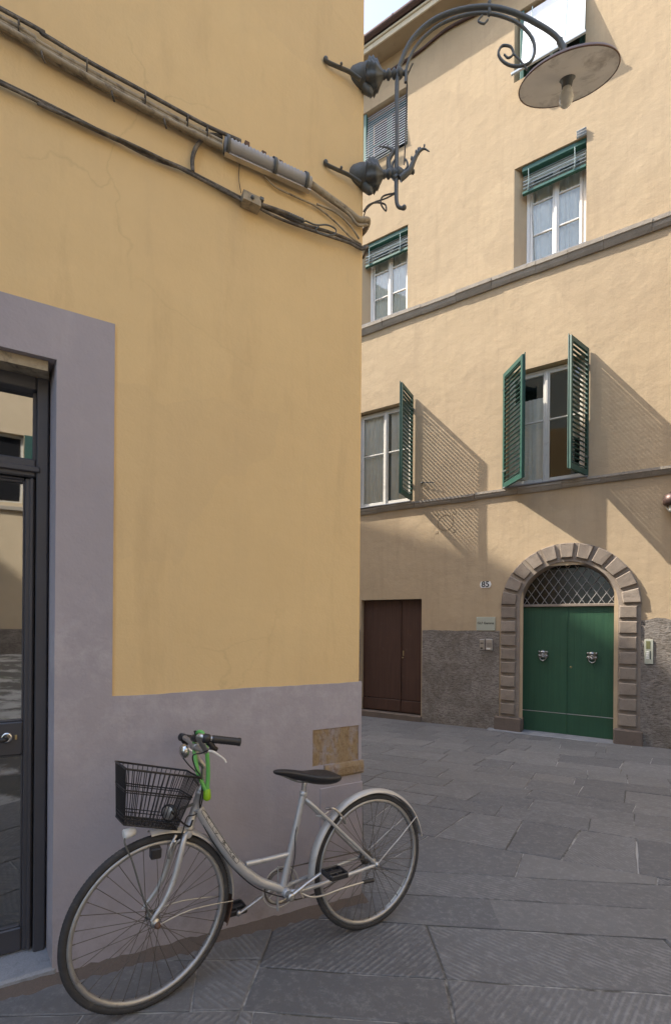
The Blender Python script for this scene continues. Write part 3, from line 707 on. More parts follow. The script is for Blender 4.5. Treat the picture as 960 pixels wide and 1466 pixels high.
# green double door
yd = .20
dtop = ZS+.005
def leaf(u0, u1):
    mb = MB(); n = 7
    for i in range(n):
        a = u0+(u1-u0)*i/n; b_ = u0+(u1-u0)*(i+1)/n
        mb.box((a+.0002, yd, -1.6), (b_-.0002, yd+.04, dtop-.02), .0009)
    mb.box((u0, yd-.006, -1.995), (u1, yd+.04, -1.615), .004)
    return mb
dr = build(leaf(-.035, .737-.003), 'door', M['doorgreen'], b2, dzB)
d2 = build(leaf(.737+.003, 1.51), 'door', M['doorgreen'], b2, dzB)
for d_, uu in ((dr, .33), (d2, 1.14)):
    zz = -.52; mb = MB(); y = yd-.012
    mb.ball((uu, y, zz), .075, 16, (1, .55, 1.1)); mb.ball((uu, y-.03, zz+.045), .052, 14, (1.25, .7, .6))
    mb.ball((uu, y-.055, zz-.005), .026, 12, (.8, 1, 1.3)); mb.ball((uu, y-.045, zz-.04), .035, 12, (1.1, .9, .7))
    for sx in (-1, 1):
        mb.ball((uu+sx*.03, y-.045, zz+.022), .013, 8); mb.ball((uu+sx*.066, y-.01, zz+.045), .024, 8); mb.ball((uu+sx*.06, y-.01, zz-.03), .03, 8)
    kn = build(mb, 'lion_head_knocker', M['knocker'], d_, dzB)
    mb = MB().ring((uu, y-.05, zz-.062), (1, 0, 0), (0, 0, 1), .052, circ(.010), 30); mb.ball((uu, y-.05, zz-.118), .017, 10)
    build(mb, 'ring', M['knocker'], kn, dzB)
build(MB().lathe((.80, yd+.003, -.74), (0, -1, 0), [(0, .02), (.008, .02), (.01, .012), (.02, .012), (.022, .003)], 16), 'keyhole', M['brass'], d2, dzB)
build(MB().tube([(.737, yd-.01, -1.99), (.738, yd-.01, dtop-.03)], .006, 6, 0), 'closing_strip', M['doorgreen'], d2, dzB)
mb = MB().box((-.03, yd-.0095, -1.612), (1.505, yd-.002, -1.600))
build(mb, 'weather_strip', M['steel'], dr, dzB)
# fanlight: bar, glass and diamond lattice
fan = build(MB().box((-.03, .15, dtop-.015), (1.505, .235, dtop+.035), .006), 'fanlight', M['stone'], b2, dzB)
gl = [arc(.77, pi*i/32) for i in range(33)]; build(MB().add([(x, .235, z) for x, z in gl], [tuple(range(33))]), 'pane', M['fanglass'], fan, dzB)
mb = MB(); p_ = .155; R_ = .752
for sgn in (-1, 1):
    k = -12
    while k < 13:
        # line: x = c + sgn*t*.62, z = t
        c = k*p_; ux, uz = sgn*.56, .83; px_, pz_ = c, 0.
        # intersect with circle
        B_ = px_*ux+pz_*uz; C_ = px_*px_+pz_*pz_-R_*R_; D_ = B_*B_-C_
        if D_ > 0:
            t0, t1 = -B_-sqrt(D_), -B_+sqrt(D_); t0 = max(t0, .03/uz)
            if t1 > t0+.03:
                y = .175+.004*sgn
                mb.tube([(ACX+px_+ux*t0, y, ZS+.0+pz_+uz*t0), (ACX+px_+ux*t1, y, ZS+pz_+uz*t1)], .009, 6, 0, flat=.7)
        k += 1
build(mb, 'lattice', simple('pale_iron_lattice', (.33, .31, .30), .5, .3, .15, 30), fan, dzB)
# brown double door in the shade
yb = .12
def bleaf(u0, u1):
    mb = MB(); mb.box((u0+.002, yb, -1.63), (u1-.002, yb+.05, .57), .004); mb.box((u0+.002, yb-.012, -1.9), (u1-.002, yb+.05, -1.645), .006); return mb
bd = build(bleaf(-3.47, -2.535), 'door', M['doorbrown'], b2, dzB, label='wide left leaf of the worn brown double door')
bd2 = build(bleaf(-2.525, -2.02), 'door', M['doorbrown'], b2, dzB, label='narrow right leaf of the worn brown double door')
mb = MB(); mb.ball((-2.485, yb-.02, -.70), .018, 10); mb.box((-2.49, yb-.006, -.66), (-2.468, yb+.001, -.55), .002)
build(mb, 'handle', M['brass'], bd2, dzB)
build(MB().box((-2.546, yb-.02, -1.63), (-2.526, yb-.002, .565), .004), 'closing_strip', M['doorbrown'], bd, dzB)
build(MB().box((-3.5, -.05, -2.3), (-2.0, .3, -1.925), .01), 'threshold', M['stone_dark'], bd, dzB)

# small things fixed to that wall
def Fplace(mb, name, m_, label, cat, group=None): return place(mb, name, m_, FB.M, label, cat, group, dzB)
def onwall(u, z, p): return Matrix.Translation((u, -p, z+dzB)) @ Matrix.Rotation(radians(90), 4, 'X')
pl = [(-.70+.105*cos(t)*min(1, 1.15), .825+.062*(1 if sin(t) > 0 else -1)*min(1, abs(sin(t))*1.6)) for t in [2*pi*k/28 for k in range(28)]]
s1 = Fplace(MB().prism(pl[::-1], -.012, .0), 'house_number_plate', M['enamel'], 'small white oval house number plate reading 85 left of the stone arch', 'house number')
text('85', .155, onwall(-.70, .825, .0125), M['ink'], 'number', s1, .0006, .004)
mb = MB().box((-.87, -.02, -.085), (-.505, 0, .185), .004); s2 = Fplace(mb, 'name_plaque', M['plate'], 'rectangular grey green name plaque above the two intercoms', 'plaque')
text('GLF Gamma', .062, onwall(-.69, .062, .0205), M['ink'], 'lettering', s2, .0006, .0015)
for (a, c) in ((-.85, .165), (-.525, .165), (-.85, -.065), (-.525, -.065)): build(MB().ball((a, -.02, c), .007, 8), 'screw', M['steel'], s2, dzB)
mb = MB().box((-.80, -.035, -.468), (-.705, 0, -.255), .006); s3 = Fplace(mb, 'intercom', M['steel'], 'narrow metal intercom under the plaque, the left one with a dark button', 'intercom', 'intercoms beside the arch')
build(MB().box((-.785, -.042, -.445), (-.74, -.034, -.415), .003), 'button', M['ink'], s3, dzB); build(MB().box((-.785, -.039, -.345), (-.725, -.034, -.32), .001), 'speaker_slot', M['iron'], s3, dzB)
mb = MB().box((-.675, -.04, -.47), (-.555, 0, -.25), .006); s4 = Fplace(mb, 'intercom', M['steel'], 'wider metal intercom with white name label, right one under the plaque', 'intercom', 'intercoms beside the arch')
build(MB().box((-.665, -.045, -.452), (-.595, -.039, -.425), .002), 'name_label', M['white'], s4, dzB)
for q in range(4): build(MB().box((-.66, -.043, -.40+.022*q), (-.57, -.039, -.393+.022*q), .001), 'speaker_slot', M['iron'], s4, dzB)
mb = MB().box((1.915, -.035, -.61), (2.035, 0, -.20), .006); s5 = Fplace(mb, 'entry_panel', M['plate'], 'tall beige bell panel with olive window right of the stone arch', 'bell panel')
build(MB().box((1.935, -.039, -.355), (1.995, -.034, -.225), .002), 'display', M['olive'], s5, dzB)
for q in range(4): build(MB().box((1.938, -.041, -.52+.035*q), (1.975, -.034, -.50+.035*q), .002), 'name_label', M['white'], s5, dzB)
build(MB().box((1.990, -.039, -.53), (2.002, -.034, -.385), .002), 'button_strip', M['ink'], s5, dzB)
# wall lamp at the right edge
ux, zx = fb(962, 716, .12); 
mb = MB(); prof = [(0, .01), (.0, .10), (.02, .125), (.10, .125), (.16, .10), (.18, .05), (.182, .01)]
mb.lathe((2.26, -.16, 1.985), (0, 0, 1), prof, 20); mb.box((2.2, -.06, 2.02), (2.32, 0, 2.10), .01)
wl = Fplace(mb, 'wall_lantern', M['gutter'], 'small dark wall lantern cut by the right edge of the photo', 'lantern')
build(MB().tube([(2.20, -.15, 1.985), (2.195, -.17, 1.93), (2.25, -.2, 1.86), (2.31, -.17, 1.93), (2.32, -.15, 1.985)], .006, 6), 'wire_guard', M['iron'], wl, dzB)
build(MB().ball((2.26, -.16, 1.93), .045, 12, (1, 1, 1.3)), 'bulb', M['bulb'], wl, dzB)
build(MB().tube([(2.30, -.02, 2.1), (2.24, -.012, 2.2), (2.3, -.008, 2.3), (2.28, -.008, 2.52)], .005, 6), 'cable', M['cable'], wl, dzB)
# iron hook and the old anchor plate outline between the windows
Fplace(MB().tube([(-2.02, .0, 3.03), (-2.03, -.05, 3.03), (-1.86, -.07, 3.0), (-1.74, -.08, 2.98)], [.013, .009], 8), 'shutter_hook', M['iron'], 'short dark iron hook on the wall beside the left window', 'hook')
mb = MB(); uq, zq = -1.52, 2.14
for k in range(26):
    a = 2*pi*k/26; mb.box((uq+.16*cos(a)-.012, -.008, zq+.16*sin(a)-.012), (uq+.16*cos(a)+.012, 0, zq+.16*sin(a)+.012), .002)
for sx in (-1, 1):
    for sz in (-1, 1): mb.box((uq+sx*.185-.03, -.007, zq+sz*.185-.03), (uq+sx*.185+.03, 0, zq+sz*.185+.03), .002)
Fplace(mb, 'wall_ornament', M['soffit'], 'faint round plaster ornament in a square below the left window', 'ornament')
# service cable running under the eaves
pp = [fb(523, 135), fb(547, 112), fb(600, 76), fb(640, 44), fb(690, 18)]
Fplace(MB().tube([(u, -.03, z) for u, z in pp], .028, 8), 'service_pipe', M['gutter'], 'thin brown pipe running along the wall below the eaves', 'pipe')
# ------------------------------------------------------------------ the corner building on the left
AB = -1.52
FAc = Frame(A0, AA, AB); dzA = -AB
def fa(px, py, p=0.0):
    q = FAc.I @ hit(px, py, FAc.M @ Vector((0, -p, 0)), (FAc.M.to_3x3() @ Vector((0, 1, 0)))); return q.x, q.z+FAc.zb
def faP(px, py, p=0.0): u, z = fa(px, py, p); return (u, -p, z)
b1 = FAc.root('corner_building', 'ochre yellow corner building with mauve base band and shop doorway', 'building')
H1 = 6.4; BT = -.325; OR, OL, OT = -1.513, -2.62, 1.11; SR, SL_, ST = -1.293, -2.84, 1.33
mb = MB()
# the front wall follows a slightly rounded corner into the side wall
wall_grid(mb, -9, -.02, -2.2, H1, [(OL, OR, -2.2, OT)])
cr = [(-.02+.02*sin(pi/2*k/5), .02-.02*cos(pi/2*k/5)) for k in range(6)]
for i in range(5): mb.add([(cr[i][0], cr[i][1], -2.2), (cr[i+1][0], cr[i+1][1], -2.2), (cr[i+1][0], cr[i+1][1], H1), (cr[i][0], cr[i][1], H1)], [(0, 1, 2, 3)], True)
side = (-.75, 4.6)     # side wall runs back out of sight
mb.add([(0, .02, -2.2), (*side, -2.2), (*side, H1), (0, .02, H1), (-9, 4.6, -2.2), (-9, 4.6, H1), (-9, 0, -2.2), (-9, 0, H1)], [(0, 1, 2, 3), (1, 4, 5, 2), (4, 6, 7, 5), (3, 2, 5, 7)])
mb.add([(-.02, 0, H1), (0, .02, H1), (-9, 0, H1)], [(0, 1, 2)])
build(mb, 'wall', M['yellow'], b1, dzA)
# mauve band and door surround: one painted skin 8 mm proud, with the open patch at the corner
mb = MB(); p = .008
patch = (-.305, -.012, -.775, -.575)
us = [-9, OL, OR, SR, patch[0], patch[1], .006]
def skin(u0, u1, z0, z1): mb.add([(u0, -p, z0), (u1, -p, z0), (u1, -p, z1), (u0, -p, z1)], [(0, 1, 2, 3)])
def wob(u): return .0015*sin(u*7)+.001*sin(u*19+1)+.0008*sin(u*53)
n = 26
for (ua_, ub_) in ((-9, SL_), (SR, .006)):
    for i in range(n):
        a, c = ua_+(ub_-ua_)*i/n, ua_+(ub_-ua_)*(i+1)/n
        zl = patch[3] if ua_ == SR else -2.2
        mb.add([(a, -p, zl), (c, -p, zl), (c, -p, BT+wob(c)), (a, -p, BT+wob(a)), (c, .001, BT+wob(c)), (a, .001, BT+wob(a))], [(0, 1, 2, 3), (3, 2, 4, 5)])
skin(SR, patch[0], -2.2, patch[3]); skin(patch[0], .006, -2.2, patch[2]); skin(patch[1], .006, patch[2], patch[3])
skin(OR, SR, -2.2, ST); skin(OL, OR, OT, ST); skin(SL_, OL, -2.2, ST)
mb.add([(SR, -p, BT), (SR, .001, BT), (SR, .001, ST), (SR, -p, ST), (SL_, -p, ST), (SL_, .001, ST)], [(0, 1, 2, 3), (3, 2, 5, 4)])
mb.add([(.006, -p, -2.2), (.009, .03, -2.2), (.009-.06, .5, -2.2), (.006, -p, BT), (.009, .03, BT), (.009-.06, .5, BT), (-.05, .5, BT), (-.01, .02, BT)], [(0, 1, 4, 3), (1, 2, 5, 4), (3, 4, 7), (4, 5, 6, 7)])
# splayed reveals of the doorway
dd = .125
quad = lambda *q: mb.add(q, [(0, 1, 2, 3)])
quad((OR, -p, -2.2), (OR, -p, OT), (OR-.032, dd, OT-.0), (OR-.032, dd, -2.2)); quad((OL, -p, -2.2), (OL+.032, dd, -2.2), (OL+.032, dd, OT), (OL, -p, OT))
quad((OL, -p, OT), (OL+.032, dd, OT), (OR-.032, dd, OT), (OR, -p, OT))
# patch edges
u0, u1, z0, z1 = patch; pd = .001
quad((u0, -p, z0), (u1, -p, z0), (u1, pd, z0), (u0, pd, z0)); quad((u0, -p, z1), (u0, pd, z1), (u1, pd, z1), (u1, -p, z1)); quad((u0, -p, z0), (u0, pd, z0), (u0, pd, z1), (u0, -p, z1)); quad((u1, -p, z0), (u1, -p, z1), (u1, pd, z1), (u1, pd, z0))
build(mb, 'base_band', M['purple'], b1, dzA)
# exposed corner stone, lumpy
mb = MB(); nx, nz = 26, 18; vs = []
for j in range(nz+1):
    for i in range(nx+1):
        vs.append((u0+(u1+.004-u0)*i/nx, -.0015-random.uniform(0, .0035), z0+(z1-z0)*j/nz))
mb.add(vs, [(j*(nx+1)+i, j*(nx+1)+i+1, (j+1)*(nx+1)+i+1, (j+1)*(nx+1)+i) for j in range(nz) for i in range(nx)], True)
build(mb, 'exposed_stone', M['ochre_stone'], b1, dzA)
mb = MB(); vs = []; prof = [(.0, -.775), (-.014, -.779), (-.020, -.80), (-.018, -.838), (-.010, -.850), (.0, -.853)]
for (u, q) in ((-.235, 1), (-.12, 1.1), (.012, 1.1), (.014, 1.1)):
    for (y, z) in prof: vs.append((u, y*q-.006, z+random.uniform(-.002, .002)))
m_ = len(prof)
mb.add(vs, [(i*m_+k, (i+1)*m_+k, (i+1)*m_+k+1, i*m_+k+1) for i in range(3) for k in range(m_-1)]+[tuple(range(3*m_, 4*m_)), tuple(range(m_))[::-1]])
mb.box((.008, -.02, -.850), (.018, .12, -.779), .003)
build(mb, 'corner_ledge', M['ochre_stone'], b1, dzA)
mb = MB().box((-.26, -.012, -2.2), (.016, .3, -.90), .004); build(mb, 'corner_foot', M['purple'], b1, dzA)
build(MB().box((OL, -.012, -2.2), (OR+.02, .4, -1.452), .01), 'doorstep', M['sill'], b1, dzA)
build(MB().add([(OL, -.0, -1.4515), (OR-.001, -.0, -1.4515), (OR-.03, .14, -1.428), (OL, .14, -1.428)], [(0, 1, 2, 3)]), 'step_wash', M['sill'], b1, dzA)
# strip of earth and mortar crumbs gathered where the wall meets the paving
mb = MB(); vs = []; n = 120
for i in range(n+1):
    u = -3.6+3.62*i/n
    for (y, h) in ((-.075-random.uniform(0, .03), -.002), (-.04-random.uniform(0, .02), .004+random.uniform(0, .006)), (-.006, .012+random.uniform(0, .012))):
        q = FAc.M @ Vector((u, y, 0)); vs.append((u, y, gz(q.x, q.y)-EYE+h))
mb.add(vs, [(3*i+k, 3*i+3+k, 3*i+4+k, 3*i+1+k) for i in range(n) for k in range(2)], True)
dirt = build(mb, 'dirt_strip', M['stone_dark'], None, dzA); dirt.matrix_world = FAc.M; tag(dirt, kind='stuff')
# shop door
def sc(U, z, y): k = (2.28+y)/2.28; return (-1.3976+(U+1.3976)*k, z*k)
def X(U, y): return -1.3976+(U+1.3976)*(2.28+y)/2.28
def Z(z, y): return z*(2.28+y)/2.28
FL, FR = OL+.034, OR-.034
y = .10
mb = MB(); mb.box((FR-.045, y, -1.435), (FR, y+.07, 1.075), .005); mb.box((FL, y, -1.435), (FL+.045, y+.07, 1.075), .005); mb.box((FL+.046, y+.001, 1.01), (FR-.046, y+.07, 1.075), .005)
zt0, zt1 = Z(.60, .12), Z(.675, .12); mb.box((FL+.046, y+.004, zt0), (FR-.046, y+.07, zt1), .006)
mb.box((FL+.03, y-.008, zt0+.02), (FR-.03, y+.003, zt0+.045), .004)
mb.box((FL+.046, y+.03, zt1+.001), (FL+.062, y+.06, 1.009), .003); mb.box((FR-.062, y+.03, zt1+.001), (FR-.046, y+.06, 1.009), .003)
sd = build(mb, 'door_frame', M['shopframe'], b1, dzA)
build(MB().add([(FL+.05, .15, zt1), (FR-.05, .15, zt1), (FR-.05, .15, 1.02), (FL+.05, .15, 1.02)], [(0, 1, 2, 3)]), 'transom_pane', M['shopglass'], sd, dzA)
lx1 = FR-.050; lx0 = FL+.05; y = .118; lb, lt = -1.42, zt0-.004; st = .062
def XX(U): return X(U, .13)
gr = XX(-1.621)
mb = MB(); mb.box((gr, y, lb), (lx1, y+.045, lt), .005); mb.box((lx0, y, lb), (lx0+.07, y+.045, lt), .005)
zr = [Z(v_, .13) for v_ in (.583, -.405, -.54, -1.248)]
mb.box((lx0+.071, y+.001, zr[0]), (gr-.001, y+.044, lt), .005); mb.box((lx0+.071, y+.001, zr[2]), (gr-.001, y+.044, zr[1]), .005); mb.box((lx0+.071, y+.001, lb), (gr-.001, y+.044, zr[3]), .005)
for (za, zb_) in ((zr[1], zr[0]), (zr[3], zr[2])):
    mb.box((gr-.008, y+.008, za+.001), (gr-.0005, y+.04, zb_-.001), .002); mb.box((lx0+.071, y+.008, za+.0005), (gr-.009, y+.04, za+.008), .002); mb.box((lx0+.071, y+.008, zb_-.008), (gr-.009, y+.04, zb_-.0005), .002)
mb.box((lx1-.018, y-.012, lb), (lx1-.004, y-.0005, lt), .003)
dl_ = build(mb, 'door', M['shopframe'], b1, dzA)
for (za, zb_) in ((zr[1], zr[0]), (zr[3], zr[2])):
    build(MB().add([(lx0+.06, y+.025, za), (gr, y+.025, za), (gr, y+.025, zb_), (lx0+.06, y+.025, zb_)], [(0, 1, 2, 3)]), 'pane', M['shopglass'], dl_, dzA)
hx, hz = XX(-1.675), Z(-.465, .13)
mb = MB().lathe((hx, y, hz), (0, -1, 0), [(0, .022), (.006, .022), (.008, .016)], 18); build(mb, 'handle_rose', M['chrome'], dl_, dzA)
mb = MB().tube([(hx, y-.005, hz), (hx, y-.04, hz), (hx-.02, y-.05, hz), (hx-.10, y-.048, hz-.004)], .009, 10); build(mb, 'handle', M['black'], dl_, dzA)
build(MB().box((hx+.028, y-.003, hz-.012), (hx+.036, y+.002, hz+.008), .001), 'keyhole', M['brass'], dl_, dzA)
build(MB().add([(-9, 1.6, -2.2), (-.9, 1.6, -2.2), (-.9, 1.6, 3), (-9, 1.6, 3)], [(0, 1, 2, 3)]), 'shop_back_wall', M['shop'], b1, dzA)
build(MB().box((-2.45, .5, -.76), (-1.45, .53, -.55), .005), 'counter', M['brownsign'], b1, dzA)
mb = MB().box((OL+.01, .02, 1.066), (OR-.033, .12, OT-.002)); build(mb, 'bare_lintel', M['cablepale'], b1, dzA)

# ---- cables on that wall
def Aplace(mb, name, m_, label, cat, group=None): return place(mb, name, m_, FAc.M, label, cat, group, dzA)
def jit(a=.004): return random.uniform(-a, a)
def path(pts, p): return [faP(x, y_, p) for x, y_ in pts]
LA_ = [(-6.5, 2.49), (-4.5, 2.46), (-3, 2.43)]
upA = [(-u, 0) for u in ()]
def bundle(pxs, offs, r, m_, name, label, cat, seg=8, rr=None):
    mb = MB()
    for (dp, dz_, rad) in offs:
        pts = []
        u0_, z0_ = fa(*pxs[0])
        for t in (3.6, 2.2, 1.0): pts.append((u0_-t, -dp, z0_+dz_+.004*t))
        for x, y_ in pxs:
            u, z = fa(x, y_, dp); pts.append((u+0, -dp-abs(jit(.002)), z+dz_+jit(.003)))
        mb.tube(pts, rad, seg, 5)
    return Aplace(mb, name, m_, label, cat)
upper = [(0, 22), (60, 60), (130, 100), (200, 138), (262, 172), (318, 200)]
c1 = bundle(upper, [(.022, -.028, .013), (.016, -.052, .010), (.045, -.036, .011), (.03, -.010, .009)], .01, M['cablepale'], 'cable_bundle', 'thick dusty plaster splashed cable bundle sloping into the grey sleeve', 'cable')
mb = MB()
for (dp, dz_, rad) in ((.035, .010, .0065), (.02, .022, .005)):
    u0_, z0_ = fa(0, 22); pts = [(u0_-t, -dp, z0_+dz_+.004*t) for t in (3.6, 1.5)]
    for x, y_ in [(0, 14), (60, 50), (130, 92), (200, 130), (262, 164), (300, 184), (345, 204)]:
        u, z = fa(x, y_, dp); pts.append((u, -dp, z+dz_*.5))
    mb.tube(pts, rad, 8, 5)
c1b = Aplace(mb, 'cable', M['cable'], 'pair of thin dark cables lying on top of the dusty bundle', 'cable')
mb = MB()
for x, y_ in ((28, 30), (125, 84), (208, 132), (268, 165), (296, 182)):
    u, z = fa(x, y_, .03); mb.ring((u, -.028, z-.034), (0, 1, 0), (0, 0, 1), .026, circ(.0035, 6), 14)
for x, y_ in ((60, 55), (160, 112), (235, 152)): u, z = fa(x, y_+8, .05); mb.tube([(u, -.05, z-.03), (u+.004, -.055, z-.055), (u+.012, -.04, z-.06)], .004, 6)
build(mb, 'cable_tie', M['cable'], c1, dzA)
c1b_t = None
# corrugated sleeve
a = Vector(faP(322, 207, .045)); c = Vector(faP(444, 263, .045)); ax = c-a; L = ax.length; prof = [(0, .012), (0, .030)]
nrib = 24
for k in range(nrib*2+1): prof.append((L*(k+.5)/(nrib*2+2),   .0345 if k % 2 else .0285))
prof += [(L, .030), (L, .012)]
mb = MB().lathe(a, ax, prof, 20); slv = Aplace(mb, 'cable_sleeve', M['sleeve'], 'ribbed grey sleeve joint where the upper cables meet', 'cable joint')
d_ = ax.normalized(); 
for t in (.01, .55*L, L-.03): build(MB().ring(a+d_*t, (0, 1, 0), d_.cross(Vector((0, 1, 0))), .036, [(0, -.009), (.004, -.009), (.004, .009), (0, .009)], 20), 'clamp_band', M['iron'], slv, dzA)
mb = MB(); dn = Vector((0, 0, -1)); q0_, q1_ = a+dn*.040, c+dn*.040
mb.hexa([q0_+Vector((0, .02, 0)), q0_+Vector((0, -.006, 0)), q1_+Vector((0, -.006, 0)), q1_+Vector((0, .02, 0)), q0_+Vector((0, .02, .008)), q0_+Vector((0, -.006, .008)), q1_+Vector((0, -.006, .008)), q1_+Vector((0, .02, .008))])
build(mb, 'support_rail', M['steel'], slv, dzA)
mb = MB()
for x, y_ in ((353, 209), (377, 223), (401, 236)): u, z = fa(x, y_, .02); mb.box((u-.012, -.035, z-.012), (u+.012, 0, z+.014), .003)
build(mb, 'wall_bracket', M['rustb'], slv, dzA)
# after the sleeve: cables to the corner
def wire(pxs, p, r, m_, name, label, cat='cable', extra_end=None, fl=1):
    pts = path(pxs, p)
    if extra_end: pts += extra_end
    return Aplace(MB().tube(pts, r, 8, 6), name, m_, label, cat)
endc = lambda z: [(.016, -.02, z-.01), (.022, .03, z-.03), (0, .12, z-.02)]
z_ = fa(514, 312)[1]
mb = MB().tube(path([(444, 263), (470, 282), (495, 300), (513, 314)], .03)+endc(z_), [.017, .016, .015], 10, 6)
mb.tube(path([(478, 290), (492, 300), (502, 310), (512, 322)], .035)+[(.014, -.02, z_-.04), (.018, .04, z_-.05)], .007, 8, 6)
Aplace(mb, 'thick_cable', M['cablepale'], 'thick dusty cable bending round the corner right of the sleeve', 'cable')
wire([(378, 251), (395, 268), (430, 285), (453, 296), (480, 318), (500, 338), (517, 350)], .015, .0045, M['cablepale'], 'thin_cable', 'thin pale cable looping between the two cable runs')
wire([(453, 292), (480, 304), (500, 322), (514, 342)], .02, .0055, M['cablepale'], 'thin_cable', 'thin pale cable drooping from the sleeve towards the corner')
low = [(0, 119), (60, 148), (150, 190), (215, 222), (275, 249), (345, 285)]
mb = MB()
for (dp, dz_, rad, ph) in ((.014, .006, .0065, 0), (.018, -.006, .006, 1.5), (.03, 0., .006, 3.)):
    u0_, z0_ = fa(0, 118); pts = [(u0_-t, -dp, z0_+dz_) for t in (3.6, 1.5)]
    for i, (x, y_) in enumerate(low):
        u, z = fa(x, y_, dp); pts.append((u, -dp, z+.009*sin(ph+i*1.7)))
    mb.tube(pts, rad, 8, 6)
c3 = Aplace(mb, 'cable_run', M['cable'], 'lower run of three thin twisted dark cables on the yellow wall', 'cable')
wire([(276, 246), (276, 225), (284, 206), (300, 194), (318, 196)], .02, .0095, M['cable'], 'link_cable', 'short dark cable curving up from the lower run to the bundle')
wire([(343, 232), (342, 256), (345, 276)], .01, .002, M['cable'], 'thin_wire', 'hair thin wire hanging between sleeve and junction block')
u0_, z0_ = fa(346, 284, .03); u1_, z1_ = fa(371, 296, .03)
mb = MB(); mb.hexa([(u0_, -.06, z0_-.022), (u1_, -.06, z1_-.022), (u1_, -.005, z1_-.022), (u0_, -.005, z0_-.022), (u0_, -.06, z0_+.022), (u1_, -.06, z1_+.022), (u1_, -.005, z1_+.022), (u0_, -.005, z0_+.022)])
jb = Aplace(mb, 'junction_block', M['cablepale'], 'small dusty junction block on the lower cable run', 'junction box')
u, z = fa(374, 287, .05); mb = MB().box((u-.01, -.065, z-.008), (u+.01, -.04, z+.008), .002).ball(((u0_+u1_)/2, -.062, (z0_+z1_)/2), .01, 8); build(mb, 'bolt', M['iron'], jb, dzA)
mb = MB(); ez = fa(517, 352)[1]
for (pts, r, dp) in (([(371, 294), (400, 306), (430, 320), (470, 332), (500, 344), (517, 354)], .008, .02), ([(371, 298), (400, 313), (435, 326), (470, 338), (500, 348), (517, 357)], .0065, .035), ([(371, 292), (395, 300), (412, 306)], .009, .045)):
    mb.tube(path(pts, dp)+([(.016, -.02, ez-.01), (.02, .04, ez-.03)] if len(pts) > 4 else []), r, 8, 6)
Aplace(mb, 'cable_run', M['cable'], 'dark cables running from the junction block to the wall corner', 'cable')
u0_, z0_ = fa(412, 305, .05); u1_, z1_ = fa(437, 316, .05)
mb = MB(); aa = Vector((u0_, -.045, z0_)); bb = Vector((u1_, -.045, z1_)); prof = [(0, .004)]
for k in range(15): prof.append(((bb-aa).length*(k+.5)/16, .011 if k % 2 else .008))
prof.append(((bb-aa).length, .004)); mb.lathe(aa, bb-aa, prof, 12)
mb.tube(path([(437, 316), (452, 322), (468, 322), (480, 328), (478, 336), (462, 336), (452, 330), (456, 324)], .04), .004, 8)
Aplace(mb, 'cable_tensioner', M['iron'], 'small dark ribbed tensioner with wire loop on the lower cables', 'tensioner')

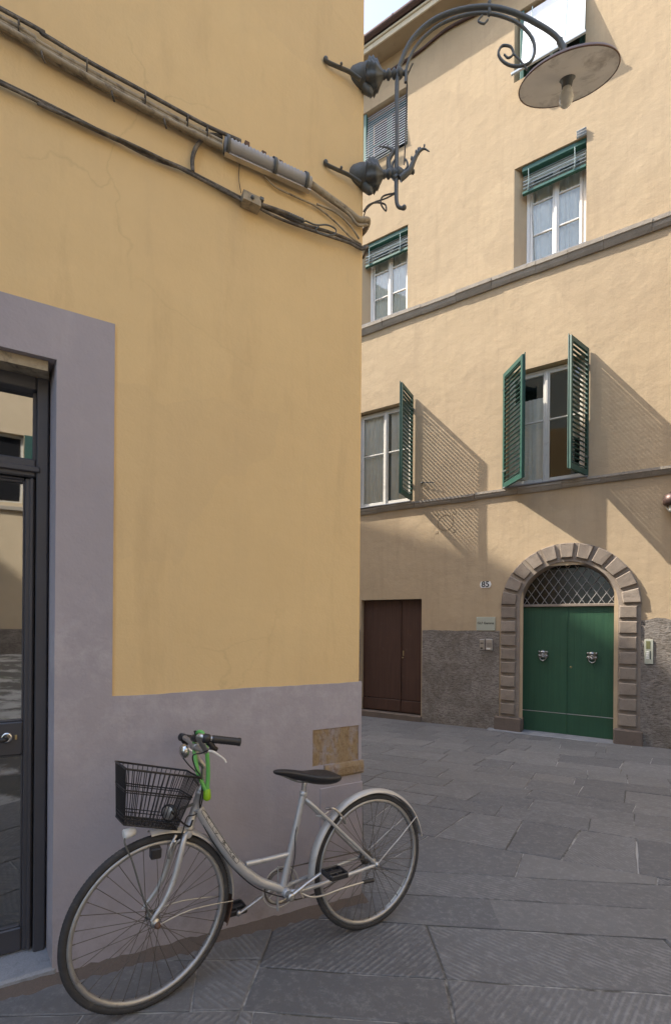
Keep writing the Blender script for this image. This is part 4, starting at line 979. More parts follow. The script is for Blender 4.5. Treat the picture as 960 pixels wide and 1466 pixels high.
# ---- street lamp on the corner
LD = radians(-14.); e = Vector((cos(LD), sin(LD), 0)); LO = Vector((A0.x, A0.y, EYE)); Ln = Vector((-e.y, e.x, 0))
FLm = Frame(Vector((A0.x, A0.y, 0)), LD, 2.2)
def lp(px, py, p=0.0):     # point in the lamp's own vertical plane, local coordinates
    q = FLm.I @ hit(px, py, FLm.M @ Vector((0, -p, 0)), (FLm.M.to_3x3() @ Vector((0, 1, 0)))); return Vector((q.x, q.y, q.z+2.2))
lamp = FLm.root('street_lamp', 'wrought iron arched street lamp with round white shade on the building corner', 'street lamp')
dzL = -2.2
def a2l(u, y_, z): q = FLm.I @ (FAc.M @ Vector((u, y_, z+dzA))); return Vector((q.x, q.y, q.z+2.2))
for (cy, sy, cxp) in ((118, (86, 103), 1), (258, (234, 251), 2)):
    u0_, z0_ = fa(467, sy[0], .02); u1_, z1_ = fa(500, sy[1], .03)
    zc = lp(524, cy).z
    mb = MB(); P1 = a2l(u0_, -.012, z0_+.005); P2 = a2l(u0_+.02, -.02, z0_-.005); P3 = a2l(u1_, -.03, z1_); P4 = a2l(u1_+.06, -.05, z1_-.03)
    st = build(MB().tube([P1, P2, (P2+P3)/2, P3, P4], .012, 10, 5, flat=.55).ball(P1+Vector((0, 0, .008)), .014, 10).ball((P2+P3)/2+a2l(0, -.02, 0)-a2l(0, 0, 0), .008, 8), 'wall_strap', M['iron'], lamp, dzL)
    # bell shaped cup that clasps the corner, axis along the arm
    x0 = lp(499, cy).x
    c0 = Vector((x0+.0, -.02, zc+.012)); dr_ = Vector((1, 0, -.10)).normalized()
    k = .001
    prof = [(0, .022), (.012, .042), (.035, .057), (.075, .063), (.108, .062), (.112, .066), (.118, .062)]
    mb = MB().lathe(c0, dr_, prof, 24)
    cup = build(mb, 'corner_cup', M['iron'], lamp, dzL)
    prof = [(.118, .060), (.128, .074), (.142, .066), (.150, .074), (.165, .058), (.172, .062), (.186, .040), (.20, .022), (.21, .014)]
    build(MB().lathe(c0, dr_, prof, 32, lobes=8, lobe=.11), 'acanthus_boss', M['iron'], cup, dzL)
    tail = c0+dr_*.135
    mb = MB().tube([tail+Vector((-.03, 0, -.05)), tail+Vector((-.005, 0, -.085)), tail+Vector((.01, 0, -.10))], [.03, .022, .006], 10)
    build(mb, 'leaf', M['iron'], cup, dzL)
    s0 = c0+dr_*.20; xp = lp(568, cy).x; s1_ = Vector((xp, 0, zc+(-.0))); Lr = (s1_-s0).length
    f_ = [(0, .014), (.012, .022), (.022, .014), (.03, .024), (.042, .024), (.05, .013), (.055, .012)]
    f_ = [(t*min(1, Lr/.08), r) for t, r in f_]+[(Lr, .012)]
    for r0 in (-.03, -.018, 0, .018, .03): f_.append((Lr+r0+.001, .014+.016*cos(r0/.034*pi/2)))
    f_ += [(Lr+.045, .010)]
    endx = lp(585 if cxp == 1 else 594, cy).x-s0.x
    if cxp == 2: f_ += [(Lr+.055, .014), (Lr+.065, .010), (Lr+.08, .009), (endx-.02, .013), (endx-.008, .015), (endx, .007)]
    else: f_ += [(endx-.03, .009), (endx-.022, .015), (endx-.010, .016), (endx, .006)]
    build(MB().lathe(s0, s1_-s0, sorted(f_), 16), 'turned_arm', M['iron'], cup, dzL)
pts = [lp(*q) for q in ((577, 299), (568, 292), (567, 258), (568, 190), (568, 118), (574, 88), (590, 56), (618, 30), (655, 15), (697, 10), (735, 18), (772, 36), (795, 52), (808, 70))]
post = build(MB().tube(pts, [.009, .012, .0122, .0122, .0122, .0122, .012, .012], 12, 6).ball(lp(578, 297), .014, 10), 'post', M['iron'], lamp, dzL)
pts = [lp(*q) for q in ((580, 118), (583, 92), (597, 64), (625, 38), (660, 23), (697, 19), (735, 30), (758, 50), (765, 72), (757, 90), (738, 95), (722, 90), (713, 78), (718, 66), (730, 67), (734, 77), (727, 83), (721, 78))]
build(MB().tube(pts, [.008, .008, .008, .008, .0075, .007, .006, .005], 10, 6), 'scroll', M['iron'], lamp, dzL)
build(MB().tube([lp(735, 78), lp(745, 88), lp(754, 100)], .005, 8), 'shade_stay', M['iron'], lamp, dzL)
pts = [lp(*q) for q in ((582, 100), (581, 150), (579, 205), (578, 226))]
build(MB().tube([p+Vector((0, .02, 0)) for p in pts], .004, 8).tube([lp(583, 100)+Vector((0, .02, 0)), lp(590, 85)+Vector((0, .02, 0))], .004, 8), 'lamp_wire', M['cable'], lamp, dzL)
mb = MB().lathe(lp(700, 6)+Vector((0, 0, .02)), (0, 0, -1), [(0, .006), (.01, .012), (.02, .008), (.05, .009), (.075, .012), (.082, .006)], 12)
mb.tube([lp(690, 22), lp(684, 30), lp(692, 34), lp(698, 28)], .005, 8)
build(mb, 'collar', M['iron'], lamp, dzL)
# leaf ornament: two horned fronds
for pts_, nm in ((((568, 256), (558, 245), (556, 230), (562, 218), (556, 212), (541, 209)), 1), (((572, 256), (585, 245), (592, 230), (598, 219), (606, 213), (614, 217)), 2)):
    P_ = [lp(*q) for q in pts_]; mb = MB().tube(P_, [.019, .016, .013, .010, .006, .003], 10, 6)
    mb.tube([lp(566+(nm-1)*8, 250), lp(561+(nm-1)*22, 238), lp(566+(nm-1)*14, 228), lp(569+(nm-1)*9, 236)], [.008, .006, .005, .003], 8, 6)
    k_ = P_[3]; mb.tube([k_, k_+Vector((.0, 0, .03))], [.008, .003], 8, 0); mb.tube([P_[2], P_[2]+Vector((.012*(1 if nm == 2 else -1), 0, .028))], [.008, .003], 8, 0)
    sg_ = 1 if nm == 2 else -1
    for (k1, dx_, dz_, rr_) in ((1, .016, .014, .011), (2, -.012, .016, .010), (3, .010, .020, .009), (3, -.012, .010, .008), (4, .004, .016, .007)):
        mb.ball(P_[k1]+Vector((dx_*sg_, 0, dz_)), rr_, 8, (.8, .6, 1.5))
    mb.ball(P_[2], .014, 8); mb.ball(P_[3], .012, 8)
    build(mb, 'frond', M['iron'], lamp, dzL)
mb = MB().tube([lp(567, 276), lp(552, 284), lp(535, 290), lp(524, 300), lp(520, 312)]+[], .004, 8).tube([lp(567, 276), lp(548, 281), lp(545, 292), lp(552, 302), lp(551, 293), lp(538, 290), lp(527, 294), lp(520, 303)], .0045, 8)
place(mb, 'lamp_cable', M['cable'], FLm.M, 'thin dark supply cable looping from the lamp post to the corner', 'cable', None, dzL)
# shade: shallow dish, tilted
sc_ = lp(812, 108); Rs = .262*(sc_.length/sc_.length)
Yc = (FLm.M @ (sc_+Vector((0, 0, dzL)))).y; Rs = 65/660*Yc
camR = FLm.M.to_3x3().inverted()
axw = Vector((-.09, -.44, 1.0)).normalized()     # shade axis in world space (upwards), tipped away from the eye
axl = (camR @ axw).normalized()
prof = [(.030, .010), (.028, .03), (.018, Rs*.55), (.0, Rs*.97), (-.012, Rs), (-.014, Rs*.985), (-.003, Rs*.95), (.012, Rs*.55), (.018, .03)]
shd = build(MB().lathe(sc_, axl, prof[:5]+[(-.014, Rs)], 48), 'shade', M['shade_out'], lamp, dzL)
build(MB().lathe(sc_, axl, [(.008, .02), (.004, Rs*.5), (-.005, Rs*.93), (-.0142, Rs*.992)], 48), 'enamel_lining', M['shade_in'], shd, dzL)
build(MB().ring(sc_-axl*.014, (axl.cross(Vector((0, 1, 0)))).normalized(), axl.cross(axl.cross(Vector((0, 1, 0)))).normalized(), Rs, circ(.003, 6), 60), 'rolled_rim', M['rustb'], shd, dzL)
build(MB().lathe(sc_-axl*.0, -axl, [(0, .045), (.012, .042), (.02, .03), (.035, .026), (.045, .025)], 20), 'lamp_socket', M['iron'], shd, dzL)
bd_ = (-axl*.5+camR @ Vector((0.02, 0, -1))*.5).normalized()
build(MB().lathe(sc_-axl*.042, bd_, [(0, .018), (.02, .026), (.038, .032), (.055, .035), (.072, .031), (.085, .019), (.091, .004)], 18), 'bulb', M['bulb'], shd, dzL)
build(MB().tube([lp(800, 58), lp(806, 72), sc_+axl*.02], [.016, .014, .014], 10), 'shade_neck', M['iron'], shd, dzL)
# ------------------------------------------------------------------ the bicycle
xr, yr, xf_, yf_ = .1806, 2.3722, -.7202, 1.8058; STE, LEAN, RW = .1278, .0489, .3275
pr = Vector((xr, yr, gz(xr, yr))); pf = Vector((xf_, yf_, gz(xf_, yf_)))
bd0 = (pr-pf).normalized(); ba = atan2(yr-yf_, xr-xf_); bn = Vector((-sin(ba), cos(ba), 0))
bup = Vector((0, 0, 1))*cos(LEAN)+bn*sin(LEAN); bup = (bup-bd0*bup.dot(bd0)).normalized(); by = bup.cross(bd0)
R3 = Matrix((bd0, by, bup)).transposed(); MBK = Matrix.Translation(pf) @ R3.to_4x4(); IBK = MBK.inverted(); WB = (pr-pf).length
bike = bpy.data.objects.new('bicycle', None); COL.objects.link(bike); bike.matrix_world = MBK; bike.empty_display_size = .2
tag(bike, 'silver step-through city bicycle with black wire front basket leaning by the mauve wall', 'bicycle')
CR = Vector((WB, 0, RW)); CFW = Vector((0, 0, RW))
FXv = Vector((cos(STE), sin(STE), 0)); FYv = Vector((-sin(STE), cos(STE), 0)); UP = Vector((0, 0, 1))
def bp(px, py, off=0.): return IBK @ hit(px, py, MBK @ Vector((0, -off, 0)), R3 @ Vector((0, 1, 0)))
def fp(px, py, off=0.): return IBK @ hit(px, py, MBK @ (CFW-FYv*off), R3 @ FYv)
def mir(p): q = p-CFW; return p-FYv*(2*q.dot(FYv))
def B(mb, name, m_, parent=bike, label=None): return build(mb, name, m_, parent, 0, label=label)
def wheel(c, ax, front):
    w = ax.cross(UP)
    prof = [(-.020, -.011), (-.020, .011), (-.012, .0135), (-.002, .0125), (-.006, .006), (-.006, -.006), (-.002, -.0125), (-.012, -.0135)]
    Rr = RW-.0295
    wh = B(MB().ring(c, ax, UP, Rr+.006, prof, 90), 'wheel', M['rim'])
    tp = [(.0148*cos(t)*1.05, .0148*sin(t)) for t in [2*pi*k/14 for k in range(14)]]
    ty = B(MB().ring(c, ax, UP, RW-.0152, tp, 96), 'tyre', M['tyre'], wh)
    # tread blocks
    mb = MB()
    for k in range(150):
        a = 2*pi*k/150; rd = ax*cos(a)+UP*sin(a); tg = -ax*sin(a)+UP*cos(a)
        for s in (-1, 1):
            p = c+rd*(RW-.0026)+w*(s*.0055); 
            mb.hexa([p-tg*.0035-w*.0035, p+tg*.0035-w*.0035, p+tg*.0035+w*.0035, p-tg*.0035+w*.0035]+[q+rd*.0012 for q in (p-tg*.003-w*.003, p+tg*.003-w*.003, p+tg*.003+w*.003, p-tg*.003+w*.003)])
    B(mb, 'tread', M['tyre'], wh)
    hub = MB().lathe(c-w*.052, w, [(0, .006), (.012, .007), (.013, .014), (.02, .02), (.024, .012), (.080, .012), (.084, .02), (.091, .014), (.092, .007), (.104, .006)], 16)
    B(hub, 'hub', M['alu'], wh)
    ns = 36
    for k in range(ns):
        s = 1 if k % 2 else -1; a = 2*pi*k/ns; twist = radians(58)*(1 if (k//2) % 2 else -1)
        h0 = c+w*(s*.030)+(ax*cos(a+twist)+UP*sin(a+twist))*.018; h1 = c+w*(s*.003)+(ax*cos(a)+UP*sin(a))*(Rr-.012)
        sp = MB().tube([h0, h1], .00135, 5, 0)
        n_ = h1+(h0-h1).normalized()*.014; sp.tube([h1, n_], .0022, 5, 0)
        B(sp, 'spoke', M['spoke'], wh)
    return wh
fw = wheel(CFW, FXv, True); RW = .335; CR = Vector((WB, 0, RW)); rw = wheel(CR, Vector((1, 0, 0)), False); RWR = RW; RW = .3275
va = math.radians(250); w = FXv.cross(UP)
# frame tubes
frm = MB()
ht = [fp(287.5, 1133), fp(270, 1186)]; hd = (ht[1]-ht[0])
frm.lathe(ht[0], hd, [(0, .019), (.004, .021), (.012, .021), (.014, .0178), (hd.length-.014, .0178), (hd.length-.012, .021), (hd.length, .020)], 20)
bb = bp(407, 1275)
dt = [bp(284, 1157), bp(299, 1182), bp(320, 1213), bp(340, 1238), bp(368, 1260), bp(392, 1269), bb]
frame = B(MB().tube(dt, [.020, .0215, .0215, .0215, .0205, .019, .018], 16, 6), 'frame', M['silver'])
B(frm, 'head_tube', M['silver'], frame)
st0, st1 = bp(434.5, 1133), bp(405, 1268)
B(MB().tube([st0, (st0+st1)/2, st1], .0158, 16, 4).lathe(st0+(st0-st1).normalized()*.0, (st1-st0), [(-.002, .012), (0, .019), (.018, .019), (.02, .0158)], 16), 'seat_tube', M['silver'], frame)
B(MB().tube([bp(352, 1237), bp(380, 1231), bp(412, 1223)], [.012, .0115, .0115], 12, 4), 'brace_tube', M['silver'], frame)
B(MB().lathe(bb+Vector((0, -.038, 0)), (0, 1, 0), [(0, .017), (.003, .020), (.073, .020), (.076, .017)], 18), 'bottom_bracket', M['silver'], frame)
hubn = CR+Vector((0, -.058, 0)); hubf = CR+Vector((0, .058, 0))
for s, hh in ((-1, hubn), (1, hubf)):
    t0 = st0+(st1-st0)*.08
    B(MB().tube([t0+Vector((.012, s*.014, 0)), t0+Vector((.07, s*.04, -.055)), hh+Vector((-.03, 0, .025)), hh], [.0085, .0085, .008, .006], 10, 5), 'seat_stay', M['silver'], frame)
    B(MB().tube([bb+Vector((.01, s*.02, 0)), bb+Vector((.10, s*.045, .005)), hh+Vector((-.04, 0, -.005)), hh], [.011, .0105, .009, .006], 10, 5), 'chain_stay', M['silver'], frame)
B(MB().lathe(CR+Vector((0, -.075, 0)), (0, 1, 0), [(0, .004), (.004, .010), (.012, .010), (.013, .013), (.018, .013)], 8).lathe(CR+Vector((0, .055, 0)), (0, 1, 0), [(0, .013), (.005, .013), (.006, .010), (.014, .010), (.018, .004)], 8), 'axle_nuts', M['alu'], frame)
# decal along the down tube: outline and worn letters
def skinpt(t, up_):      # point on near side of down tube
    i = t*(len(dts)-1); k = min(int(i), len(dts)-2); p = dts[k]+(dts[k+1]-dts[k])*(i-k); d = (dts[k+1]-dts[k]).normalized(); nrm = d.cross(Vector((0, -1, 0))).normalized()
    if nrm.z < 0: nrm = -nrm
    a = up_; return p+Vector((0, -1, 0))*cos(a)*.0222+nrm*sin(a)*.0222
dts = smooth_path(dt, 6)
mb = MB()
for up_, t0, t1 in ((.05, .03, .47), (.95, .07, .47)): mb.tube([skinpt(t0+(t1-t0)*k/12, up_) for k in range(13)], .0009, 5, 3)
mb.tube([skinpt(.03, .05), skinpt(.015, .45), skinpt(.07, .95)], .0009, 5, 4); mb.tube([skinpt(.47, .05), skinpt(.475, .5), skinpt(.47, .95)], .0009, 5, 4)
glyph = {'C': [(.9, .8), (.4, 1), (.05, .5), (.4, 0), (.9, .2)], 'i': [(.5, 0), (.5, .65)], 't': [(.45, 1), (.45, .1), (.8, 0)], 'y': [(.1, .7), (.5, .2), (.9, .7), (.3, -.3)], 'B': [(.1, 0), (.1, 1), (.8, .8), (.2, .5), (.9, .25), (.1, 0)], 'k': [(.1, 0), (.1, 1), (.1, .4), (.8, .8), (.3, .45), (.9, 0)], 'e': [(.1, .35), (.8, .4), (.5, .75), (.1, .35), (.5, 0), (.9, .1)]}
tt = .085
for ch in 'City Bike':
    if ch != ' ':
        mb.tube([skinpt(tt+.034*gx, .22+.55*gy) for gx, gy in glyph[ch]], .0009, 4, 3)
    tt += .040
B(mb, 'decal', M['ink'], frame)
# fork and steering
crown = fp(266, 1192); up_s = ht[0]-ht[1]; up_s.normalize()
def blade(s):
    P_ = [fp(267, 1191, .012), fp(263, 1203, .034), fp(258, 1226, .042), fp(248, 1262, .046), fp(236, 1290, .05), fp(222, 1311, .053), fp(217, 1319, .053)]
    return [p if s < 0 else mir(p) for p in P_]
fk = B(MB().lathe(crown-FYv*.034+up_s*.0, FYv, [(0, .012), (.004, .016), (.064, .016), (.068, .012)], 14), 'fork', M['silver'])
for s in (-1, 1): B(MB().tube(blade(s), [.012, .0125, .0125, .0115, .010, .0075, .006], 12, 6), 'fork_blade', M['silver'], fk)
B(MB().lathe(CFW-FYv*.072, FYv, [(0, .004), (.004, .009), (.012, .009), (.013, .012), (.018, .012)], 8).lathe(CFW+FYv*.054, FYv, [(0, .012), (.005, .012), (.006, .009), (.014, .009), (.018, .004)], 8), 'axle_nuts', M['rustb'], fk)
q = fp(289, 1124); r_ = fp(291.5, 1097); s_ = fp(283, 1086); cl = fp(280, 1069)
B(MB().lathe(ht[0]-up_s*.0, up_s, [(0, .020), (.008, .022), (.014, .017), (.022, .019), (.03, .013)], 16), 'headset', M['alu'])
B(MB().tube([ht[0]+up_s*.02, fp(291, 1105), r_, s_, cl], [.0115, .0115, .012, .0115, .012], 12, 6).lathe(cl-FYv*.02, FYv, [(0, .013), (.003, .017), (.037, .017), (.04, .013)], 14), 'stem', M['alu'])
bar = lambda s: [cl, cl-FYv*s*.06+Vector((-.01, 0, .01)), cl-FYv*s*.15+Vector((-.015, 0, .03)), cl-FYv*s*.225+Vector((.02, 0, .045)), cl-FYv*s*.245+Vector((.07, 0, .045)), cl-FYv*s*.255+Vector((.19, 0, .03))]
gn = fp(303, 1058, .25); ge = fp(341, 1062, .275)
nb_ = [cl, cl-FYv*.06+Vector((-.012, 0, .004)), cl-FYv*.15+Vector((-.02, 0, .01)), gn+(gn-ge)*.35-FYv*-.03, gn, ge]
fbp = [cl, fp(276, 1066, -.05), fp(270, 1060, -.11), fp(264, 1056, -.15), fp(266, 1056, -.17), fp(290, 1059, -.20)]
hb = B(MB().tube(nb_, .0110, 12, 6).tube(fbp, .0110, 12, 6), 'handlebar', M['alu'])
for P_, lb_ in ((nb_, 'near'), (fbp, 'far')):
    d = (P_[5]-P_[4]); l = d.length; d.normalize(); prof = [(0, .013)]
    for k in range(20): prof.append((l*(k+.5)/20, .0155 if k % 2 else .0145))
    prof += [(l+.002, .0165), (l+.008, .016), (l+.010, .007)]
    B(MB().lathe(P_[4], d, prof, 18), 'grip', M['black'], hb)
    c0 = P_[4]-d*.012; out = Vector((0, 0, -1))
    B(MB().lathe(c0-d*.022, d, [(0, .013), (.004, .018), (.022, .018), (.028, .014)], 14).tube([c0+out*.012, c0+out*.03+d*.02], [.013, .010], 10, 3), 'lever_clamp', M['black'], hb)
lv = [fp(299, 1075, .24), fp(305, 1076, .25), fp(313, 1081, .255), (fp(321, 1087, .26)), fp(323.5, 1092, .262)]
B(MB().tube(lv, [.0065, .006, .005, .0042, .0042], 8, 5, flat=.8), 'brake_lever', M['white'], hb)
B(MB().tube([p+(fbp[4]-nb_[4]) for p in lv], [.0065, .006, .005, .0042, .0042], 8, 5, flat=.8), 'brake_lever', M['white'], hb)
B(MB().tube([fp(302, 1069, .23), fp(311, 1073, .235)], [.011, .008], 10, 3), 'gear_lever', M['black'], hb)
# bell and speed plate seen edge on
q = fp(268, 1074, -.03)
B(MB().lathe(q+Vector((.0, 0, 0)), (fp(258, 1079, .0)-fp(268, 1076, .0)), [(0, .022), (.006, .030), (.016, .030), (.026, .024), (.032, .010)], 20, flat=(1, 1)), 'bell', M['chrome'], hb)
B(MB().tube([fp(279, 1046, 0), fp(281, 1054, 0)], [.005, .006], 8, 2).lathe(fp(279, 1057, 0)-FYv*.02, FYv, [(0, .012), (.01, .016), (.03, .016), (.04, .012)], 14), 'bell_clamp', M['black'], hb)
# cables
mb = MB()
mb.tube([fp(300, 1073, .22), fp(289, 1078, .16), fp(276, 1082, .07), fp(280, 1100, .045), fp(288, 1113, .045), fp(291, 1135, .04), fp(287, 1155, .03), fp(280, 1166, .03), fp(268, 1170, .03), fp(262, 1190, .03), fp(255, 1208, .03)], .0026, 7, 6)
mb.tube([fp(262, 1085, -.02), fp(271, 1096, 0), fp(284, 1110, .02), fp(289, 1130, .03), fp(286, 1152, .03), bp(292, 1182, .01), bp(310, 1213, .005), bp(335, 1244, .0), bp(362, 1268, .0), bp(392, 1281, .0), bp(425, 1288, .03)], .0026, 7, 6)
mb.tube([bp(435, 1150, .01), bp(430, 1168, .01), bp(423, 1192, .015), bp(422, 1225, .02), bp(415, 1262, .02)], .0024, 7, 6)
mb.tube([fp(245, 1162, .05), fp(255, 1172, .05), fp(264, 1180, .04), fp(272, 1183, .03), fp(276, 1174, .03)], .004, 7, 6)
B(mb, 'brake_cable', M['black'], bike)
# saddle
sp0, sp1 = bp(436, 1118), bp(434, 1138); B(MB().tube([sp0+(sp0-sp1)*.4, sp1], .0125, 12, 0).lathe(sp0+(sp0-sp1)*.2, Vector((0, 1, 0)), [(-.025, .008), (-.022, .014), (.022, .014), (.025, .008)], 12), 'seat_post', M['chrome'])
nose, tail = bp(391, 1105), bp(483, 1110); sl = (tail-nose).length; sx = (tail-nose).normalized(); vs = []; fs = []
stn = [(0, .010, .008, .0), (.05, .020, .018, .004), (.18, .026, .026, .004), (.35, .034, .032, .0), (.48, .052, .040, -.004), (.62, .078, .046, -.004), (.78, .092, .048, .0), (.9, .084, .042, .004), (.97, .062, .028, .004), (1., .03, .012, .002)]
n_ = 18
for (t, hw, th, dz) in stn:
    c = nose+sx*sl*t+Vector((0, 0, dz))
    for k in range(n_):
        a = 2*pi*k/n_; yy = hw*cos(a); zz = (th*.45 if sin(a) > 0 else th*.95)*sin(a)
        zz -= .006*(1-(yy/hw)**2)*(1 if sin(a) > 0 and t > .45 else 0)
        vs.append(c+Vector((0, yy, zz)))
for i in range(len(stn)-1):
    for k in range(n_): fs.append((i*n_+k, i*n_+(k+1) % n_, (i+1)*n_+(k+1) % n_, (i+1)*n_+k))
fs += [tuple(range(n_))[::-1], tuple(range((len(stn)-1)*n_, len(stn)*n_))]
sd_ = B(MB().add(vs, fs, True), 'saddle', M['black']); mo = sd_.modifiers.new('s', 'SUBSURF'); mo.levels = 1; mo.render_levels = 2
B(MB().tube([nose+sx*.04+Vector((0, .01, -.012)), nose+sx*.12+Vector((0, .022, -.035)), nose+sx*.2+Vector((0, .03, -.03))], .0035, 8).tube([nose+sx*.04+Vector((0, -.01, -.012)), nose+sx*.12+Vector((0, -.022, -.035)), nose+sx*.2+Vector((0, -.03, -.03))], .0035, 8), 'saddle_rail', M['iron'], sd_)
# mudguards
def guard(c, ax, R_, a0, a1, name, m_, parent=bike, seg=50, wd=.027):
    out = [(.0, -wd), (.010, -wd*.7), (.015, -wd*.3), (.016, 0), (.015, wd*.3), (.010, wd*.7), (.0, wd)]; inn = [(d-.0018, y) for d, y in out[::-1]]
    return B(MB().ring(c, ax, UP, R_, out+inn, seg, a0, a1), name, m_, parent)
def angof(c, ax, p): q = p-c; return atan2(q.z, q.dot(ax))
aF0 = angof(CFW, FXv, fp(214, 1192)); aF1 = angof(CFW, FXv, fp(333, 1283)); aF2 = angof(CFW, FXv, fp(333, 1322))
ff = guard(CFW, FXv, RW+.006, aF1, aF0, 'mudguard', M['fender'])
guard(CFW, FXv, RW+.004, aF2, aF1+.02, 'mud_flap', M['rustb'], ff, 10, .028)
aR0 = angof(CR, Vector((1, 0, 0)), bp(609, 1190)); aR1 = angof(CR, Vector((1, 0, 0)), bp(430, 1268)); 
if aR1 < 0: aR1 += 2*pi
rf_ = guard(CR, Vector((1, 0, 0)), RWR+.010, aR0+.30, aR1, 'mudguard', M['fender'])
guard(CR, Vector((1, 0, 0)), RWR+.009, aR0, aR0+.31, 'mud_flap', M['fender'], rf_, 14, .028)
for s in (-1, 1):
    q0 = CFW-FYv*s*.056; a_ = angof(CFW, FXv, fp(322, 1288)); q1 = CFW+(FXv*cos(a_)+UP*sin(a_))*(RW+.01)-FYv*s*.027
    B(MB().tube([q0, q0+(q1-q0)*.35+UP*.018, q0+(q1-q0)*.7+UP*.012, q1], .0028, 8), 'mudguard_stay', M['alu'], ff)
    q0 = CR+Vector((.0, -s*.064, .0)); a_ = angof(CR, Vector((1, 0, 0)), bp(594, 1163)); q1 = CR+(Vector((cos(a_), 0, sin(a_))))*(RWR+.014)+Vector((0, -s*.028, 0))
    B(MB().tube([q0, q0+(q1-q0)*.3, q0+(q1-q0)*.55+Vector((0, -s*.004, 0)), q1], .0028, 8), 'mudguard_stay', M['alu'], rf_)
# front lamp on its rod, dynamo box, caliper
rod = [fp(216, 1314, .055), fp(205, 1285, .05), fp(190, 1235, .035), fp(179, 1208, .02), fp(180, 1197, .01)]
lr = B(MB().tube(rod, .0032, 8), 'lamp_rod', M['iron'])
q = fp(186, 1192, 0.); ax_ = (fp(172, 1197, 0)-fp(190, 1191, 0)).normalized()
ll_ = B(MB().lathe(q, ax_, [(-.022, .010), (-.018, .018), (0, .022), (.018, .024), (.020, .020)], 18, flat=(1, .8)), 'front_reflector', M['white'], bike)
B(MB().lathe(q+ax_*.0195, ax_, [(0, .021), (.004, .017)], 16), 'lens', M['enamel'], ll_)
B(MB().box((-.02, -.03, -.02), (.02, .01, .02), .004), 'dynamo', M['black']).location = fp(222, 1219, .02)
mb = MB().tube([fp(252, 1196, .03), fp(247, 1206, .04), fp(241, 1222, .038), fp(243, 1228, .03)], [.007, .006, .006, .008], 8).tube([fp(258, 1202, .04), fp(250, 1210, .035), fp(247, 1220, .03)], .005, 8).ball(fp(250, 1205, .05), .008, 10)
B(mb, 'brake_caliper', M['alu'])
mb = MB().tube([bp(466, 1158, .02), bp(478, 1158, .035), bp(489, 1169, .04), bp(494, 1178, .03)], [.006, .006, .006, .008], 8).tube([bp(452, 1168, .02), bp(460, 1168, .04), bp(470, 1162, .04)], .004, 8).ball(bp(488, 1172, .045), .008, 8)
B(mb, 'brake_caliper', M['alu'])
# cranks, pedals, chain
bbn = bb
ce = [bb+Vector((0, -.06, 0)), bp(445, 1260, .072), bp(470, 1243, .085)]
B(MB().tube(ce, [.013, .010, .0085], 10, 4, flat=.7).lathe(bb+Vector((0, -.078, 0)), (0, 1, 0), [(0, .010), (.002, .016), (.02, .017), (.03, .012)], 16), 'crank', M['alu'])
dcr = (ce[2]-ce[0]); fe = bb+Vector((0, .066, 0))-Vector((dcr.x, -.02, dcr.z))
B(MB().tube([bb+Vector((0, .066, 0)), fe], [.012, .009], 10, 0, flat=.7).ball(fe, .013, 10, (1, .7, 1)), 'crank', M['alu'])
for pc, s in ((ce[2], -1), (fe, 1)):
    c = pc+Vector((.0, s*.055, 0)); mb = MB()
    for yy in (-.045, .045): mb.box((c.x-.045, c.y+yy-.005, c.z-.012), (c.x+.045, c.y+yy+.005, c.z+.012), .004)
    for xx in (-.043, .043): mb.box((c.x+xx-.006, c.y-.0401, c.z-.012), (c.x+xx+.006, c.y+.0401, c.z+.012), .004)
    mb.box((c.x-.036, c.y-.014, c.z-.009), (c.x+.036, c.y+.014, c.z+.009), .003)
    mb.tube([pc, c+Vector((0, s*.04, 0))], .006, 8, 0)
    B(mb, 'pedal', M['black'])
cc = bb+Vector((0, .045, 0)); cr_ = B(MB().ring(cc, (1, 0, 0), UP, .074, [(0, -.0015), (.006, -.001), (.006, .001), (0, .0015), (-.008, .0015), (-.008, -.0015)], 60), 'chainring', M['alu'])
mb = MB()
for k in range(5): a = 2*pi*k/5; mb.tube([cc, cc+Vector((cos(a), 0, sin(a)))*.07], .006, 6, 0, flat=.4)
B(mb, 'spider', M['alu'], cr_)
B(MB().ring(cc+Vector((0, -.006, 0)), (1, 0, 0), UP, .088, [(0, -.001), (.006, -.001), (.006, .001), (0, .001)], 50), 'chain_guard', M['fender'], cr_)
B(MB().tube([cc+Vector((-.02, -.012, .10)), cc+Vector((-.015, -.012, -.10))], [.007, .012], 6, 0, flat=.25), 'guard_bracket', M['fender'], cr_)
co = CR+Vector((0, .045, 0)); mb = MB()
mb.tube([cc+Vector((0, 0, .078)), co+Vector((0, 0, .032))], .0038, 6, 0, flat=.8); mb.tube([cc+Vector((0, 0, -.078)), cc+Vector((.2, 0, -.078)), co+Vector((0, 0, -.032))], .0038, 6, 4, flat=.8)
mb.ring(cc, (1, 0, 0), UP, .078, circ(.0038, 6), 24, pi/2, 1.5*pi); mb.ring(co, (1, 0, 0), UP, .032, circ(.0038, 6), 12, -pi/2, pi/2)
B(mb, 'chain', M['spoke'])
B(MB().lathe(CR+Vector((0, .028, 0)), (0, 1, 0), [(0, .015), (.004, .035), (.007, .035), (.009, .028), (.014, .03), (.018, .03), (.02, .02), (.026, .018)], 24), 'freewheel', M['spoke'])
# kickstand folded up
ks = [bp(432, 1279, .045), bp(445, 1284, .065), bp(462, 1282, .075), bp(490, 1272, .08), bp(520, 1263, .08)]
kk = B(MB().tube(ks, [.0062, .0056, .005, .005, .0048], 10, 6), 'kickstand', M['alu'])
B(MB().tube([ks[4], bp(534, 1260, .08)], [.0085, .010], 10, 0), 'rubber_foot', M['black'], kk)
B(MB().tube([bp(428, 1272, .035), bp(434, 1284, .045)], .012, 8, 0, flat=.5), 'kickstand_mount', M['alu'], kk)
